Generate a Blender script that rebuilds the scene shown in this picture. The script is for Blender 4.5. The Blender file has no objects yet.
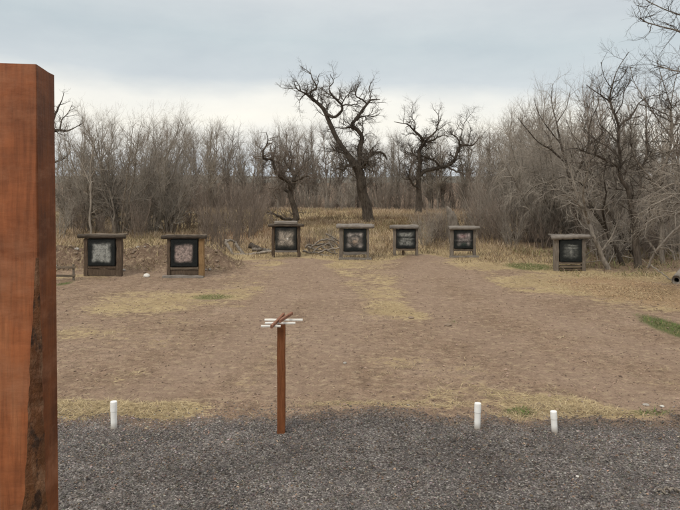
import bpy, bmesh, math
import numpy as np
from mathutils import Vector

F, CX, HY, CAMZ = 640.0, 340.0, 182.0, 3.0       # lens and horizon measured on the photograph
rng = np.random.default_rng(7)
C = bpy.context.scene.collection
scene = bpy.context.scene

# ------------------------------------------------------------------ noise
def _hash(ix, iy, seed):
    h = (ix.astype(np.int64) * 374761393 + iy.astype(np.int64) * 668265263 + seed * 974634777) & 0xFFFFFFFF
    h = ((h ^ (h >> 13)) * 1274126177) & 0xFFFFFFFF
    h = h ^ (h >> 16)
    return (h & 0xFFFF) / 65535.0
def vnoise(x, y, seed=0):
    x = np.asarray(x, float); y = np.asarray(y, float)
    ix = np.floor(x); iy = np.floor(y); fx = x - ix; fy = y - iy
    fx = fx * fx * (3 - 2 * fx); fy = fy * fy * (3 - 2 * fy)
    a = _hash(ix, iy, seed); b = _hash(ix + 1, iy, seed); c = _hash(ix, iy + 1, seed); d = _hash(ix + 1, iy + 1, seed)
    return (a * (1 - fx) + b * fx) * (1 - fy) + (c * (1 - fx) + d * fx) * fy
def fbm(x, y, seed=0, o=4):
    s = 0; a = .5; t = 0
    for i in range(o):
        s = s + a * vnoise(x * 2 ** i, y * 2 ** i, seed + i * 17); t += a; a *= .5
    return s / t
def sm(a, b, x):
    t = np.clip((x - a) / (b - a), 0, 1); return t * t * (3 - 2 * t)

# ------------------------------------------------------------------ places
def gpt(px, py):                                  # ground point seen at a photo pixel
    Y = F * CAMZ / (py - HY); return (px - CX) / F * Y, Y
def at(px, py, Y):                                # point at distance Y seen at a photo pixel
    return np.array([(px - CX) / F * Y, Y, CAMZ - (py - HY) / F * Y])
def resample(pts, n):
    pts = np.asarray(pts, float); m = len(pts)
    t = np.linspace(0, m - 1, n); i = np.clip(t.astype(int), 0, m - 2); f = (t - i)[:, None]
    p0 = pts[np.clip(i - 1, 0, m - 1)]; p1 = pts[i]; p2 = pts[i + 1]; p3 = pts[np.clip(i + 2, 0, m - 1)]
    return .5 * ((2 * p1) + (-p0 + p2) * f + (2 * p0 - 5 * p1 + 4 * p2 - p3) * f * f + (-p0 + 3 * p1 - 3 * p2 + p3) * f ** 3)
def H(x, y):
    x = np.asarray(x, float); y = np.asarray(y, float)
    far = sm(9, 12, y)
    h = .05 * (fbm(x * .35, y * .35, 3) - .5) + .035 * (fbm(x * 1.6, y * 1.6, 5) - .5) * far + .022 * (fbm(x * 6, y * 6, 9, 3) - .5)
    rid = np.exp(-((y - 22.8 - .5 * (fbm(x * .4, x * 0 + 3, 8) - .5)) / .95) ** 2) * sm(-3.2, -4.6, x) * sm(-13, -10, x)
    h = h + rid * (.42 + .55 * fbm(x * .8, y * .8, 21)) + rid * (.34 * (fbm(x * 3.5, y * 3.5, 22) - .5) + .16 * (fbm(x * 9, y * 9, 23, 2) - .5))
    h = h + .3 * sm(27, 34, y) * (fbm(x * .15, y * .15, 31) - .5)
    h = h + .25 * sm(52, 60, y) * (1 - sm(62, 66, y))
    return h

# ------------------------------------------------------------------ mesh helpers
def link(o, parent=None):
    C.objects.link(o)
    if parent is not None: o.parent = parent
    return o
def raw_mesh(name, V, faces, smooth=True, tint=None, attrs=None, matidx=None):
    """faces: list of int arrays (M,k)"""
    me = bpy.data.meshes.new(name)
    V = np.asarray(V, np.float32)
    faces = [np.asarray(f, np.int32) for f in faces if len(f)]
    me.vertices.add(len(V)); me.vertices.foreach_set('co', V.ravel())
    nl = sum(f.size for f in faces); npoly = sum(len(f) for f in faces)
    me.loops.add(nl); me.polygons.add(npoly)
    me.loops.foreach_set('vertex_index', np.concatenate([f.ravel() for f in faces]))
    tot = np.concatenate([np.full(len(f), f.shape[1], np.int32) for f in faces])
    start = np.concatenate([[0], np.cumsum(tot)[:-1]]).astype(np.int32)
    me.polygons.foreach_set('loop_start', start)
    me.polygons.foreach_set('loop_total', tot)
    me.polygons.foreach_set('use_smooth', np.full(npoly, smooth, dtype=bool))
    if matidx is not None: me.polygons.foreach_set('material_index', np.asarray(matidx, np.int32))
    if tint is not None:
        a = me.attributes.new('tint', 'FLOAT_COLOR', 'POINT')
        t = np.ones((len(V), 4), np.float32); t[:, :3] = tint; a.data.foreach_set('color', t.ravel())
    for k, v in (attrs or {}).items():
        a = me.attributes.new(k, 'FLOAT', 'POINT'); a.data.foreach_set('value', np.asarray(v, np.float32))
    me.update(calc_edges=True)
    return me
def mobj(name, me, mat, parent=None):
    if mat is not None: me.materials.append(mat)
    return link(bpy.data.objects.new(name, me), parent)
def empty(name, loc, rz=0):
    o = bpy.data.objects.new(name, None); o.empty_display_size = .2
    o.location = loc; o.rotation_euler = (0, 0, rz); return link(o)
def tag(o, label, cat, group=None, kind=None):
    if label: o['label'] = label
    if cat: o['category'] = cat
    if group: o['group'] = group
    if kind: o['kind'] = kind
    return o
def dup(root, loc, rz, s, label, group):
    r = root.copy(); C.objects.link(r); r.location = loc; r.rotation_euler = (0, 0, rz); r.scale = s
    r['label'] = label; r['group'] = group
    for ch in list(root.children):
        c = ch.copy(); C.objects.link(c); c.parent = r
    return r

# ---- tubes
def tubes(P, R, k):
    """P (B,n,3) R (B,n) -> V, quads"""
    B, n, _ = P.shape
    T = np.gradient(P, axis=1); T /= np.linalg.norm(T, axis=2, keepdims=True) + 1e-9
    m = P[:, -1] - P[:, 0]; m /= np.linalg.norm(m, axis=1, keepdims=True) + 1e-9
    ref = np.where(np.abs(m[:, 2:3]) > .75, np.array([[1., .13, 0]]), np.array([[.1, .05, 1.]]))
    u = np.cross(T, ref[:, None, :]); u /= np.linalg.norm(u, axis=2, keepdims=True) + 1e-9
    v = np.cross(T, u)
    ang = np.arange(k) / k * 2 * np.pi
    V = P[:, :, None, :] + R[:, :, None, None] * (np.cos(ang)[None, None, :, None] * u[:, :, None, :] + np.sin(ang)[None, None, :, None] * v[:, :, None, :])
    b = np.arange(B)[:, None, None] * (n * k); i = np.arange(n - 1)[None, :, None] * k; j = np.arange(k)[None, None, :]
    j2 = (j + 1) % k
    q = np.stack([b + i + j, b + i + j2, b + i + k + j2, b + i + k + j], axis=-1).reshape(-1, 4)
    return V.reshape(-1, 3), q
def tube_mesh(name, sets, mat, parent=None, bump=0.0, seed=0):
    """sets: list of (P,R,k)"""
    VV = []; QQ = []; off = 0
    for P, R, k in sets:
        if len(P) == 0: continue
        V, q = tubes(P, R, k)
        if bump and k >= 6:
            n = P.shape[1]; rr = np.repeat(R.reshape(-1), k)
            cen = np.repeat(P.reshape(-1, 3), k, axis=0)
            d = V - cen
            ns = fbm(np.arctan2(d[:, 1], d[:, 0]) * 1.6 + seed, cen[:, 2] * 1.7 + cen[:, 0], seed + 3, 3) - .5
            V = V + d * (ns * bump)[:, None]
        VV.append(V); QQ.append(q + off); off += len(V)
    me = raw_mesh(name, np.concatenate(VV), [np.concatenate(QQ)], smooth=True)
    return mobj(name, me, mat, parent)

# ---- branching
def spawn(par, dens, L, rmax, r, ang=(35, 70), n=4, wander=.25, up=0.0, t0=.15, tip=.35, taper=.5, rk=.65, gain=0.0):
    """children of the branches in par=(P,R): dens per metre, length range L, up = pull to the sky (negative droops)"""
    P, R = par
    B, m, _ = P.shape
    seg = np.linalg.norm(np.diff(P, axis=1), axis=2).sum(1)
    cnt = rng.poisson(np.maximum(seg * dens * (1 - t0), 0))
    idx = np.repeat(np.arange(B), cnt); N = len(idx)
    if N == 0: return np.zeros((0, n, 3)), np.zeros((0, n))
    t = t0 + (1 - t0) * rng.random(N)
    f = t * (m - 1); i = np.clip(f.astype(int), 0, m - 2); fr = (f - i)[:, None]
    p = P[idx, i] * (1 - fr) + P[idx, i + 1] * fr
    pr = R[idx, i] * (1 - fr[:, 0]) + R[idx, i + 1] * fr[:, 0]
    T = P[idx, i + 1] - P[idx, i]; T /= np.linalg.norm(T, axis=1, keepdims=True) + 1e-9
    q = rng.normal(size=(N, 3)); q -= (q * T).sum(1, keepdims=True) * T; q /= np.linalg.norm(q, axis=1, keepdims=True) + 1e-9
    a = np.radians(rng.uniform(*ang, N))[:, None]
    d = np.cos(a) * T + np.sin(a) * q
    ln = rng.uniform(*L, N) * (1 - taper * t)
    rb = np.minimum(np.minimum(pr * rk, rmax), r * rng.uniform(.7, 1.3, N)) if r else np.minimum(pr * rk, rmax)
    out = np.zeros((N, n, 3)); out[:, 0] = p; st = (ln / (n - 1))[:, None]
    for s in range(1, n):
        d = d + wander * rng.normal(size=(N, 3)) + np.array([0, 0, up + gain * s])
        d /= np.linalg.norm(d, axis=1, keepdims=True) + 1e-9
        out[:, s] = out[:, s - 1] + d * st
    rr = rb[:, None] * np.linspace(1, tip, n)[None]
    return out, rr

# ------------------------------------------------------------------ materials
def new_mat(name):
    m = bpy.data.materials.new(name); m.use_nodes = True
    nt = m.node_tree; b = nt.nodes['Principled BSDF']
    b.inputs['Roughness'].default_value = .9
    b.inputs['Specular IOR Level'].default_value = .2
    return m, nt, b
def N(nt, typ, **kw):
    n = nt.nodes.new(typ)
    for k, v in kw.items():
        if k in n.inputs: n.inputs[k].default_value = v
        else: setattr(n, k, v)
    return n
def mixc(nt, fac, a, b, mode='MIX'):
    n = nt.nodes.new('ShaderNodeMix'); n.data_type = 'RGBA'; n.blend_type = mode
    for sock, v in ((n.inputs[0], fac), (n.inputs[6], a), (n.inputs[7], b)):
        if hasattr(v, 'links') or isinstance(v, bpy.types.NodeSocket): nt.links.new(v, sock)
        elif isinstance(v, tuple): sock.default_value = (*v, 1)
        else: sock.default_value = v
    return n.outputs[2]
def ramp(nt, fac, stops):
    n = nt.nodes.new('ShaderNodeValToRGB'); e = n.color_ramp.elements
    while len(e) < len(stops): e.new(.5)
    for el, (p, c) in zip(e, stops):
        el.position = p; el.color = (*c, 1) if isinstance(c, tuple) else (c, c, c, 1)
    nt.links.new(fac, n.inputs[0]); return n.outputs[0]
def math_(nt, op, a, b=0.0, c=None, clamp=False):
    n = nt.nodes.new('ShaderNodeMath'); n.operation = op; n.use_clamp = clamp
    for s, v in zip(n.inputs, (a, b, c)):
        if v is None: continue
        if isinstance(v, bpy.types.NodeSocket): nt.links.new(v, s)
        else: s.default_value = v
    return n.outputs[0]
def noise(nt, vec, scale, detail=4, rough=.55, stretch=None):
    if stretch:
        mp = nt.nodes.new('ShaderNodeMapping'); mp.inputs['Scale'].default_value = stretch
        nt.links.new(vec, mp.inputs[0]); vec = mp.outputs[0]
    n = N(nt, 'ShaderNodeTexNoise', Scale=scale, Detail=detail, Roughness=rough)
    nt.links.new(vec, n.inputs['Vector']); return n.outputs['Fac']
def bump(nt, b, h, strength=.5, dist=.01):
    n = N(nt, 'ShaderNodeBump', Strength=strength, Distance=dist)
    nt.links.new(h, n.inputs['Height']); nt.links.new(n.outputs[0], b.inputs['Normal'])
def wood_mat(name, c1, c2, c3, stretch=(14, 14, 1), scale=4, bstr=.6, rough=.88, cracks=True):
    m, nt, b = new_mat(name)
    tc = nt.nodes.new('ShaderNodeTexCoord').outputs['Object']
    n1 = noise(nt, tc, scale, 5, .6, stretch); n2 = noise(nt, tc, 2.3, 4)
    n3 = noise(nt, tc, scale * 3, 3, .6, stretch)
    c = ramp(nt, n1, [(.3, c1), (.55, c2), (.72, c3)])
    c = mixc(nt, math_(nt, 'MULTIPLY', n2, .6), c, c1)
    if cracks:
        k = ramp(nt, n3, [(.28, .35), (.42, 1.0)])
        c = mixc(nt, 1.0, c, k, 'MULTIPLY')
    oi = nt.nodes.new('ShaderNodeObjectInfo').outputs['Random']
    v = math_(nt, 'MULTIPLY_ADD', oi, .3, .85)
    c = mixc(nt, 1.0, c, v, 'MULTIPLY')
    nt.links.new(c, b.inputs['Base Color']); b.inputs['Roughness'].default_value = rough
    bump(nt, b, n3, bstr, .02)
    return m
def bark_mat(name, c1, c2, scale=6):
    m, nt, b = new_mat(name)
    tc = nt.nodes.new('ShaderNodeTexCoord').outputs['Object']
    n1 = noise(nt, tc, scale, 5, .65, (2.2, 2.2, .5)); n2 = noise(nt, tc, 1.1, 3)
    c = ramp(nt, n1, [(.32, c1), (.68, c2)])
    c = mixc(nt, 1.0, c, ramp(nt, n2, [(.3, .75), (.7, 1.15)]), 'MULTIPLY')
    oi = nt.nodes.new('ShaderNodeObjectInfo').outputs['Random']
    c = mixc(nt, 1.0, c, math_(nt, 'MULTIPLY_ADD', oi, .4, .8), 'MULTIPLY')
    nt.links.new(c, b.inputs['Base Color']); bump(nt, b, n1, .9, .05)
    b.inputs['Specular IOR Level'].default_value = .1
    return m
def tint_mat(name, rough=.9, transl=0.0):
    m, nt, b = new_mat(name)
    a = nt.nodes.new('ShaderNodeAttribute'); a.attribute_name = 'tint'
    nt.links.new(a.outputs['Color'], b.inputs['Base Color']); b.inputs['Roughness'].default_value = rough
    b.inputs['Specular IOR Level'].default_value = .12
    return m

M = {}
M['bark_dark'] = bark_mat('bark_dark', (.035, .028, .022), (.12, .10, .082))
M['bark_grey'] = bark_mat('bark_grey', (.11, .094, .078), (.28, .245, .205))
M['bark_pale'] = bark_mat('bark_pale', (.15, .13, .11), (.34, .30, .255))
M['twig_dark'] = bark_mat('twig_dark', (.06, .05, .041), (.125, .105, .087))
M['twig_grey'] = bark_mat('twig_grey', (.22, .195, .166), (.40, .358, .308))
M['twig_pale'] = bark_mat('twig_pale', (.28, .245, .205), (.44, .39, .33))
M['twig_red'] = bark_mat('twig_red', (.15, .12, .1), (.29, .24, .2))
M['stain'] = wood_mat('redwood_stain', (.14, .048, .018), (.215, .077, .029), (.28, .115, .052), (10, 10, .8), 5, .35, .75, True)
M['old_wood'] = wood_mat('weathered_wood', (.10, .082, .066), (.2, .17, .14), (.3, .265, .225))
M['old_log'] = wood_mat('weathered_log', (.13, .115, .10), (.24, .215, .19), (.34, .31, .28), (1, 14, 14))
M['brown_log'] = wood_mat('brown_log', (.035, .028, .022), (.09, .072, .056), (.16, .13, .105), (1, 14, 14))
M['brown_wood'] = wood_mat('brown_wood', (.06, .043, .03), (.125, .09, .064), (.2, .15, .11))
M['tan_wood'] = wood_mat('tan_wood', (.2, .12, .055), (.34, .22, .11), (.42, .29, .16))
M['plank'] = wood_mat('rail_plank', (.09, .07, .052), (.17, .135, .1), (.25, .2, .155), (1, 14, 14))
M['white_slat'] = wood_mat('white_painted_slat', (.55, .53, .48), (.72, .70, .66), (.8, .78, .75), (1, 14, 14), 3, .2, .6, False)
M['tint'] = tint_mat('tinted'); M['stone'] = tint_mat('stone_tint', .85)

# ------------------------------------------------------------------ world, sun, camera
w = bpy.data.worlds.new('World'); scene.world = w; w.use_nodes = True
nt = w.node_tree; bg = nt.nodes['Background']; out = nt.nodes['World Output']
sky = nt.nodes.new('ShaderNodeTexSky'); sky.sky_type = 'NISHITA'; sky.sun_disc = False
SUN_EL, SUN_AZ = math.radians(48), math.radians(215)      # azimuth from +Y towards +X: behind the camera, to its left
sky.sun_elevation = SUN_EL; sky.sun_rotation = SUN_AZ
nt.links.new(sky.outputs[0], bg.inputs['Color']); bg.inputs['Strength'].default_value = .06
tc = nt.nodes.new('ShaderNodeTexCoord').outputs['Generated']
sep = nt.nodes.new('ShaderNodeSeparateXYZ'); nt.links.new(tc, sep.inputs[0])
cn = noise(nt, tc, 2.6, 6, .55, (1, 1, 2.2)); cn2 = noise(nt, tc, 5, 6, .6, (1, 1, 3))
z = sep.outputs['Z']
zz = math_(nt, 'ADD', z, math_(nt, 'MULTIPLY', math_(nt, 'SUBTRACT', cn, .5), .075))
zz = math_(nt, 'ADD', zz, math_(nt, 'MULTIPLY_ADD', sep.outputs['X'], .045, .010))
low = ramp(nt, math_(nt, 'MULTIPLY', zz, 2.0, clamp=True), [
    (0.0, (.70, .77, .85)), (.05, (.75, .81, .86)), (.12, (.93, .92, .88)), (.20, (1.02, .985, .89)), (.262, (.96, .945, .88)),
    (.325, (.66, .71, .735)), (.44, (.585, .655, .685)), (.60, (.69, .725, .745)), (.8, (.84, .84, .82)), (1.0, (.86, .845, .81))])
top = ramp(nt, z, [(.3, (1, 1, 1)), (1.0, (1.0, 1.0, 1.0))])
var = ramp(nt, cn2, [(.3, (.925, .93, .94)), (.7, (1.05, 1.04, 1.025))])
col = mixc(nt, 1.0, low, var, 'MULTIPLY')
bg2 = nt.nodes.new('ShaderNodeBackground'); nt.links.new(col, bg2.inputs['Color'])
st = math_(nt, 'MULTIPLY_ADD', math_(nt, 'MAXIMUM', math_(nt, 'SUBTRACT', z, .3), 0.0), 1.0, 1.0)
nt.links.new(st, bg2.inputs['Strength'])
mx = nt.nodes.new('ShaderNodeMixShader'); mx.inputs[0].default_value = .9
nt.links.new(bg.outputs[0], mx.inputs[1]); nt.links.new(bg2.outputs[0], mx.inputs[2]); nt.links.new(mx.outputs[0], out.inputs['Surface'])

sl = bpy.data.lights.new('sun', 'SUN'); sl.energy = 1.6; sl.angle = math.radians(22); sl.color = (1, .92, .80)
so = link(bpy.data.objects.new('sun', sl))
d = Vector((math.sin(SUN_AZ) * math.cos(SUN_EL), math.cos(SUN_AZ) * math.cos(SUN_EL), math.sin(SUN_EL)))
so.rotation_euler = d.to_track_quat('Z', 'Y').to_euler(); so.location = (0, -5, 20)

cam = bpy.data.cameras.new('camera'); co = link(bpy.data.objects.new('camera', cam))
co.location = (0, 0, CAMZ); co.rotation_euler = (math.radians(90), 0, 0)
cam.sensor_width = 36; cam.lens = 36 * F / 680; cam.shift_y = -(255 - HY) / 680; cam.clip_end = 20000; cam.clip_start = .05
scene.camera = co
vs = scene.view_settings; vs.view_transform = 'Standard'; vs.look = 'None'; vs.gamma = 1; vs.exposure = .1; vs.use_curve_mapping = False

# ------------------------------------------------------------------ ground masks
def blob(x, y, px, py, rx, ry, s=1.0):            # soft patch on the ground, measured on the photograph
    cx, cy = gpt(px, py); _, y0 = gpt(px, py + ry); _, y1 = gpt(px, max(py - ry, HY + 8))
    wx = rx / F * cy
    dy = np.where(y > cy, (y - cy) / max(y1 - cy, .05), (y - cy) / max(cy - y0, .05))
    q = ((x - cx) / wx) ** 2 + dy ** 2
    return s * np.exp(-q * 1.1)
STRAW = [(105, 409, 70, 9, 1.7), (175, 410, 28, 8, 1.4), (345, 404, 70, 5, .6), (500, 398, 70, 20, .5), (455, 385, 40, 16, .35), (560, 404, 60, 14, .5), (630, 412, 80, 7, .6),
         (195, 300, 60, 9, .8), (120, 312, 50, 6, .45), (265, 288, 60, 7, .5), (410, 312, 45, 10, .75), (330, 268, 50, 9, .65), (390, 290, 36, 16, .4), (455, 322, 22, 5, .6),
         (560, 285, 70, 9, .9), (500, 266, 40, 8, .8), (640, 296, 60, 12, 1.0), (440, 262, 30, 4, .7), (300, 262, 60, 6, .6), (480, 285, 14, 3, .7), (600, 330, 50, 5, .3),
         (90, 335, 60, 6, .3), (200, 345, 60, 8, .33), (330, 345, 50, 10, .3), (400, 365, 40, 8, .35), (150, 375, 60, 7, .25), (640, 380, 50, 6, .2), (290, 315, 30, 5, .3)]
BARE = [(470, 285, 22, 8, .5), (540, 315, 60, 9, .7), (630, 355, 60, 11, .8), (300, 275, 22, 10, .45), (360, 335, 70, 16, .25), (240, 320, 40, 8, .3), (140, 285, 90, 5, .6), (560, 350, 90, 16, .55), (425, 268, 16, 7, .9), (455, 280, 24, 9, .8), (500, 300, 45, 9, .7), (300, 272, 20, 12, .7), (560, 330, 60, 9, .5), (330, 300, 30, 10, .4)]
GREEN = [(521, 412, 17, 5, 1.7), (212, 297, 24, 3.5, 1.1), (672, 328, 20, 14, 1.6), (530, 266.5, 24, 4, 1.5), (452, 322, 14, 2.5, .5), (650, 413, 40, 5, .8), (64, 284, 8, 3, 1.0), (340, 405, 40, 3, .35), (250, 402, 40, 2, .15)]
LITTER = [(640, 292, 60, 12, 1.0), (600, 283, 50, 7, .6), (675, 300, 30, 14, .8)]
TRACKS = [[(428, 256), (446, 270), (480, 288), (530, 308), (590, 331), (680, 362), (790, 398)], [(424, 256), (418, 275), (430, 300), (470, 330), (540, 364), (640, 398)], [(296, 260), (292, 275), (280, 300), (250, 335), (190, 375), (120, 398)], [(312, 260), (322, 280), (330, 305), (330, 340), (300, 385)]]
def track(x, y):
    t = 0 * x
    xx = x + .5 * (fbm(x * .8, y * .8, 48) - .5); yy = y + .5 * (fbm(x * .8 + 7, y * .8, 49) - .5)
    for pl in TRACKS:
        P = resample(np.array([gpt(*p) for p in pl]), 24); d = np.full(x.shape, 9.0)
        for a, b_ in zip(P[:-1], P[1:]):
            v = b_ - a; q = np.clip(((xx - a[0]) * v[0] + (yy - a[1]) * v[1]) / (v @ v), 0, 1); d = np.minimum(d, np.hypot(xx - a[0] - q * v[0], yy - a[1] - q * v[1]))
        t = np.maximum(t, 1 - sm(.25, .85, d))
    return t
def masks(x, y):
    n1 = fbm(x * .35, y * .35, 41); n2 = fbm(x * 1.5, y * 1.2, 43)
    n3 = fbm(x * .9, y * 2.2, 46, 4); st = .08 + .55 * (n1 - .5) + .4 * (n2 - .5) + .75 * (n3 - .5) + .10 * sm(11, 16, y)
    pk = (.2 + 1.45 * fbm(x * 1.6, y * 3.2, 47, 4)) * (.84 + .3 * (y < 9))
    for b in STRAW: st = st + blob(x, y, *b) * pk
    st = st - .55 * track(x, y)
    for b in BARE: st = st - blob(x, y, *b)
    edge = 24.2 + 1.2 * (fbm(x * .5, x * 0, 44) - .5)
    mouth = np.exp(-((x - 3.2) / 1.1) ** 2) * 2.2 + np.exp(-((x + 2) / 1.3) ** 2) * 1.0
    edge = edge + mouth - 5.5 * sm(4.5, 8.5, x) + 2 * sm(-4, -6, x)
    st = np.maximum(st, sm(-.6, 1.0, y - edge) * 1.05 + .2 * (n2 - .5))
    gr = -.1 + .25 * (n2 - .5)
    for b in GREEN: gr = gr + blob(x, y, *b)
    gr = gr + .16 * sm(-.3, .3, fbm(x * .2, y * .12, 50) - .55) * sm(26, 34, y)
    li = 0 * x
    for b in LITTER: li = li + blob(x, y, *b)
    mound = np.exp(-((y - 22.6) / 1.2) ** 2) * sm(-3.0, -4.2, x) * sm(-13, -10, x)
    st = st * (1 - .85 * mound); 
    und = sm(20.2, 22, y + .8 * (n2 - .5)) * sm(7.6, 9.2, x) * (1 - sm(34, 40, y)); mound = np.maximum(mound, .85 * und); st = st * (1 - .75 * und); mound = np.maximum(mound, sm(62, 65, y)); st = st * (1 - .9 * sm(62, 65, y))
    return np.clip(st, 0, 1.4), np.clip(gr, 0, 1.2), np.clip(li, 0, 1), np.clip(mound, 0, 1)

def graded(segs):
    out_ = []
    for a, b, s in segs: out_.append(np.arange(a, b, s))
    return np.concatenate(out_)
def geo(a, b, k):
    r = [a]; s = .6
    while r[-1] < b: r.append(r[-1] + s); s *= k
    return np.array(r)
def grid_faces(nx, ny):
    i = np.arange(nx - 1)[None, :]; j = np.arange(ny - 1)[:, None] * nx
    return np.stack([j + i, j + i + 1, j + nx + i + 1, j + nx + i], -1).reshape(-1, 4)
xr = geo(14, 4000, 1.18)
xs = np.concatenate([-xr[::-1], graded([(-13.9, 13.95, .1)]), xr])
ys = np.concatenate([graded([(-60, -5, 5), (-5, 5, .5), (5, 14, .065), (14, 30, .13), (30, 70, .5)]), geo(70, 5000, 1.15)])
gx, gy = np.meshgrid(xs, ys); gx = gx.ravel(); gy = gy.ravel()
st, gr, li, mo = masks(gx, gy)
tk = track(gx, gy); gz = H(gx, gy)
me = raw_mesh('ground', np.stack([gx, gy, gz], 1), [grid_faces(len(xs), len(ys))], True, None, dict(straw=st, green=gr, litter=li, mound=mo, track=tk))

m, nt, b = new_mat('ground'); tcn = nt.nodes.new('ShaderNodeTexCoord').outputs['Object']
def attr(nt, k):
    a = nt.nodes.new('ShaderNodeAttribute'); a.attribute_name = k; return a.outputs['Fac']
nA = noise(nt, tcn, .55, 5, .6); nB = noise(nt, tcn, 4.5, 5, .65); nC = noise(nt, tcn, 28, 4, .7); nD = noise(nt, tcn, 90, 3, .7)
nS = noise(nt, tcn, 16, 4, .7, (.45, 1.6, 1))
dirt = ramp(nt, nA, [(.3, (.188, .130, .090)), (.5, (.234, .165, .117)), (.7, (.284, .208, .154))])
dirt = mixc(nt, 1.0, dirt, ramp(nt, nB, [(.25, .62), (.5, 1.0), (.75, 1.2)]), 'MULTIPLY')
dirt = mixc(nt, 1.0, dirt, ramp(nt, nC, [(.25, .55), (.5, 1.0), (.78, 1.4)]), 'MULTIPLY')
dirt = mixc(nt, 1.0, dirt, ramp(nt, nD, [(.25, .6), (.5, 1.0), (.75, 1.35)]), 'MULTIPLY')
dirt = mixc(nt, math_(nt, 'MULTIPLY', attr(nt, 'track'), .5), dirt, mixc(nt, nC, (.20, .142, .104), (.315, .232, .175)))
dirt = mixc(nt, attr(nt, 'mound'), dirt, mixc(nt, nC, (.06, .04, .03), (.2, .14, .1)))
straw = ramp(nt, nS, [(.25, (.18, .13, .07)), (.5, (.37, .285, .16)), (.75, (.56, .46, .28))])
straw = mixc(nt, ramp(nt, nA, [(.45, 0.0), (.6, .55)]), straw, mixc(nt, nC, (.16, .115, .06), (.34, .25, .15)))
f = math_(nt, 'ADD', attr(nt, 'straw'), math_(nt, 'MULTIPLY', math_(nt, 'SUBTRACT', nB, .5), 1.3))
f = math_(nt, 'ADD', f, math_(nt, 'MULTIPLY', math_(nt, 'SUBTRACT', nS, .5), 1.5))
f = ramp(nt, f, [(.34, 0.0), (.66, .95)])
nF = noise(nt, tcn, 6.5, 7, .72); nG = noise(nt, tcn, 5, 6, .74, (1.0, 1.2, 1))
dirt = mixc(nt, ramp(nt, nF, [(.51, 0.0), (.64, .7)]), dirt, mixc(nt, nS, (.27, .2, .135), (.46, .37, .25)))
dirt = mixc(nt, ramp(nt, nG, [(.54, 0.0), (.66, .55)]), dirt, (.115, .077, .055))
c = mixc(nt, f, dirt, straw)
lit = ramp(nt, nC, [(.28, (.12, .078, .048)), (.5, (.29, .195, .115)), (.7, (.46, .34, .215))])
fl = ramp(nt, math_(nt, 'ADD', attr(nt, 'litter'), math_(nt, 'MULTIPLY', math_(nt, 'SUBTRACT', nB, .5), 1.6)), [(.25, 0.0), (.6, .9)])
c = mixc(nt, fl, c, lit)
fg = math_(nt, 'ADD', attr(nt, 'green'), math_(nt, 'MULTIPLY', math_(nt, 'SUBTRACT', nC, .5), 1.2))
fg = ramp(nt, fg, [(.3, 0.0), (.75, .8)])
c = mixc(nt, fg, c, mixc(nt, nS, (.03, .05, .014), (.11, .14, .045)))
nt.links.new(c, b.inputs['Base Color']); b.inputs['Specular IOR Level'].default_value = .08; b.inputs['Roughness'].default_value = .97
hh = math_(nt, 'ADD', math_(nt, 'MULTIPLY', nC, .6), math_(nt, 'MULTIPLY', nD, .3)); hh = math_(nt, 'ADD', hh, nB)
bump(nt, b, hh, .8, .04)
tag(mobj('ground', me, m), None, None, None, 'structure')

# gravel bed
def gravel_edge(x):
    px = CX + x * F / 8.2
    py = 411 + 7.5 * sm(205, 185, px) + 7.5 * sm(405, 450, px)
    return F * CAMZ / (py - HY) + .3 * (fbm(x * 1.3, x * 0 + 1, 61, 4) - .5) + .3 * (fbm(x * 7, x * 0 + 5, 62, 4) - .5)
gxs = np.arange(-16, 16.01, .05); v = np.concatenate([np.linspace(0, .55, 30), np.linspace(.56, 1, 150)])
GX, GV = np.meshgrid(gxs, v); E = gravel_edge(GX)
GY = -4 + (E + .05 + 4) * GV
GZ = H(GX, GY) + .016 * sm(0, .35, E - GY) - .02 * sm(.0, -.05, E - GY) + .012 * (fbm(GX * 9, GY * 9, 64, 3) - .5)
GZ += .035 * (fbm(GX * .8, GY * 1.5, 65, 2) - .5)
me = raw_mesh('gravel_bed', np.stack([GX.ravel(), GY.ravel(), GZ.ravel()], 1), [grid_faces(len(gxs), len(v))], True, None, dict(soil=(1 - sm(0, .7, E - GY)).ravel()))
m, nt, b = new_mat('gravel'); tcn = nt.nodes.new('ShaderNodeTexCoord').outputs['Object']
vo = N(nt, 'ShaderNodeTexVoronoi', Scale=62.0); nt.links.new(tcn, vo.inputs['Vector'])
sp = nt.nodes.new('ShaderNodeSeparateColor'); nt.links.new(vo.outputs['Color'], sp.inputs[0])
gc = ramp(nt, sp.outputs[0], [(0, (.045, .041, .039)), (.35, (.095, .086, .082)), (.7, (.155, .14, .132)), (.93, (.25, .228, .212)), (1, (.42, .40, .37))])
gc = mixc(nt, 1.0, gc, ramp(nt, noise(nt, tcn, 1.1, 4, .6), [(.35, .6), (.62, 1.05)]), 'MULTIPLY')
gc = mixc(nt, ramp(nt, noise(nt, tcn, 7, 4, .6), [(.5, 0.0), (.75, .35)]), gc, (.14, .105, .08))
fs = math_(nt, 'ADD', attr(nt, 'soil'), math_(nt, 'MULTIPLY', math_(nt, 'SUBTRACT', noise(nt, tcn, 9, 5, .7), .5), 1.6))
gc = mixc(nt, ramp(nt, fs, [(.35, 0.0), (.8, .9)]), gc, mixc(nt, noise(nt, tcn, 40, 3), (.10, .068, .048), (.24, .17, .12)))
nt.links.new(gc, b.inputs['Base Color'])
bump(nt, b, math_(nt, 'SUBTRACT', 1.0, vo.outputs['Distance']), .9, .015)
tag(mobj('gravel_bed', me, m), None, None, None, 'structure')
def gravel_z(x, y):
    E = gravel_edge(x); return H(x, y) + .016 * sm(0, .35, E - y) + .035 * (fbm(x * .8, y * 1.5, 65, 2) - .5)

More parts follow.
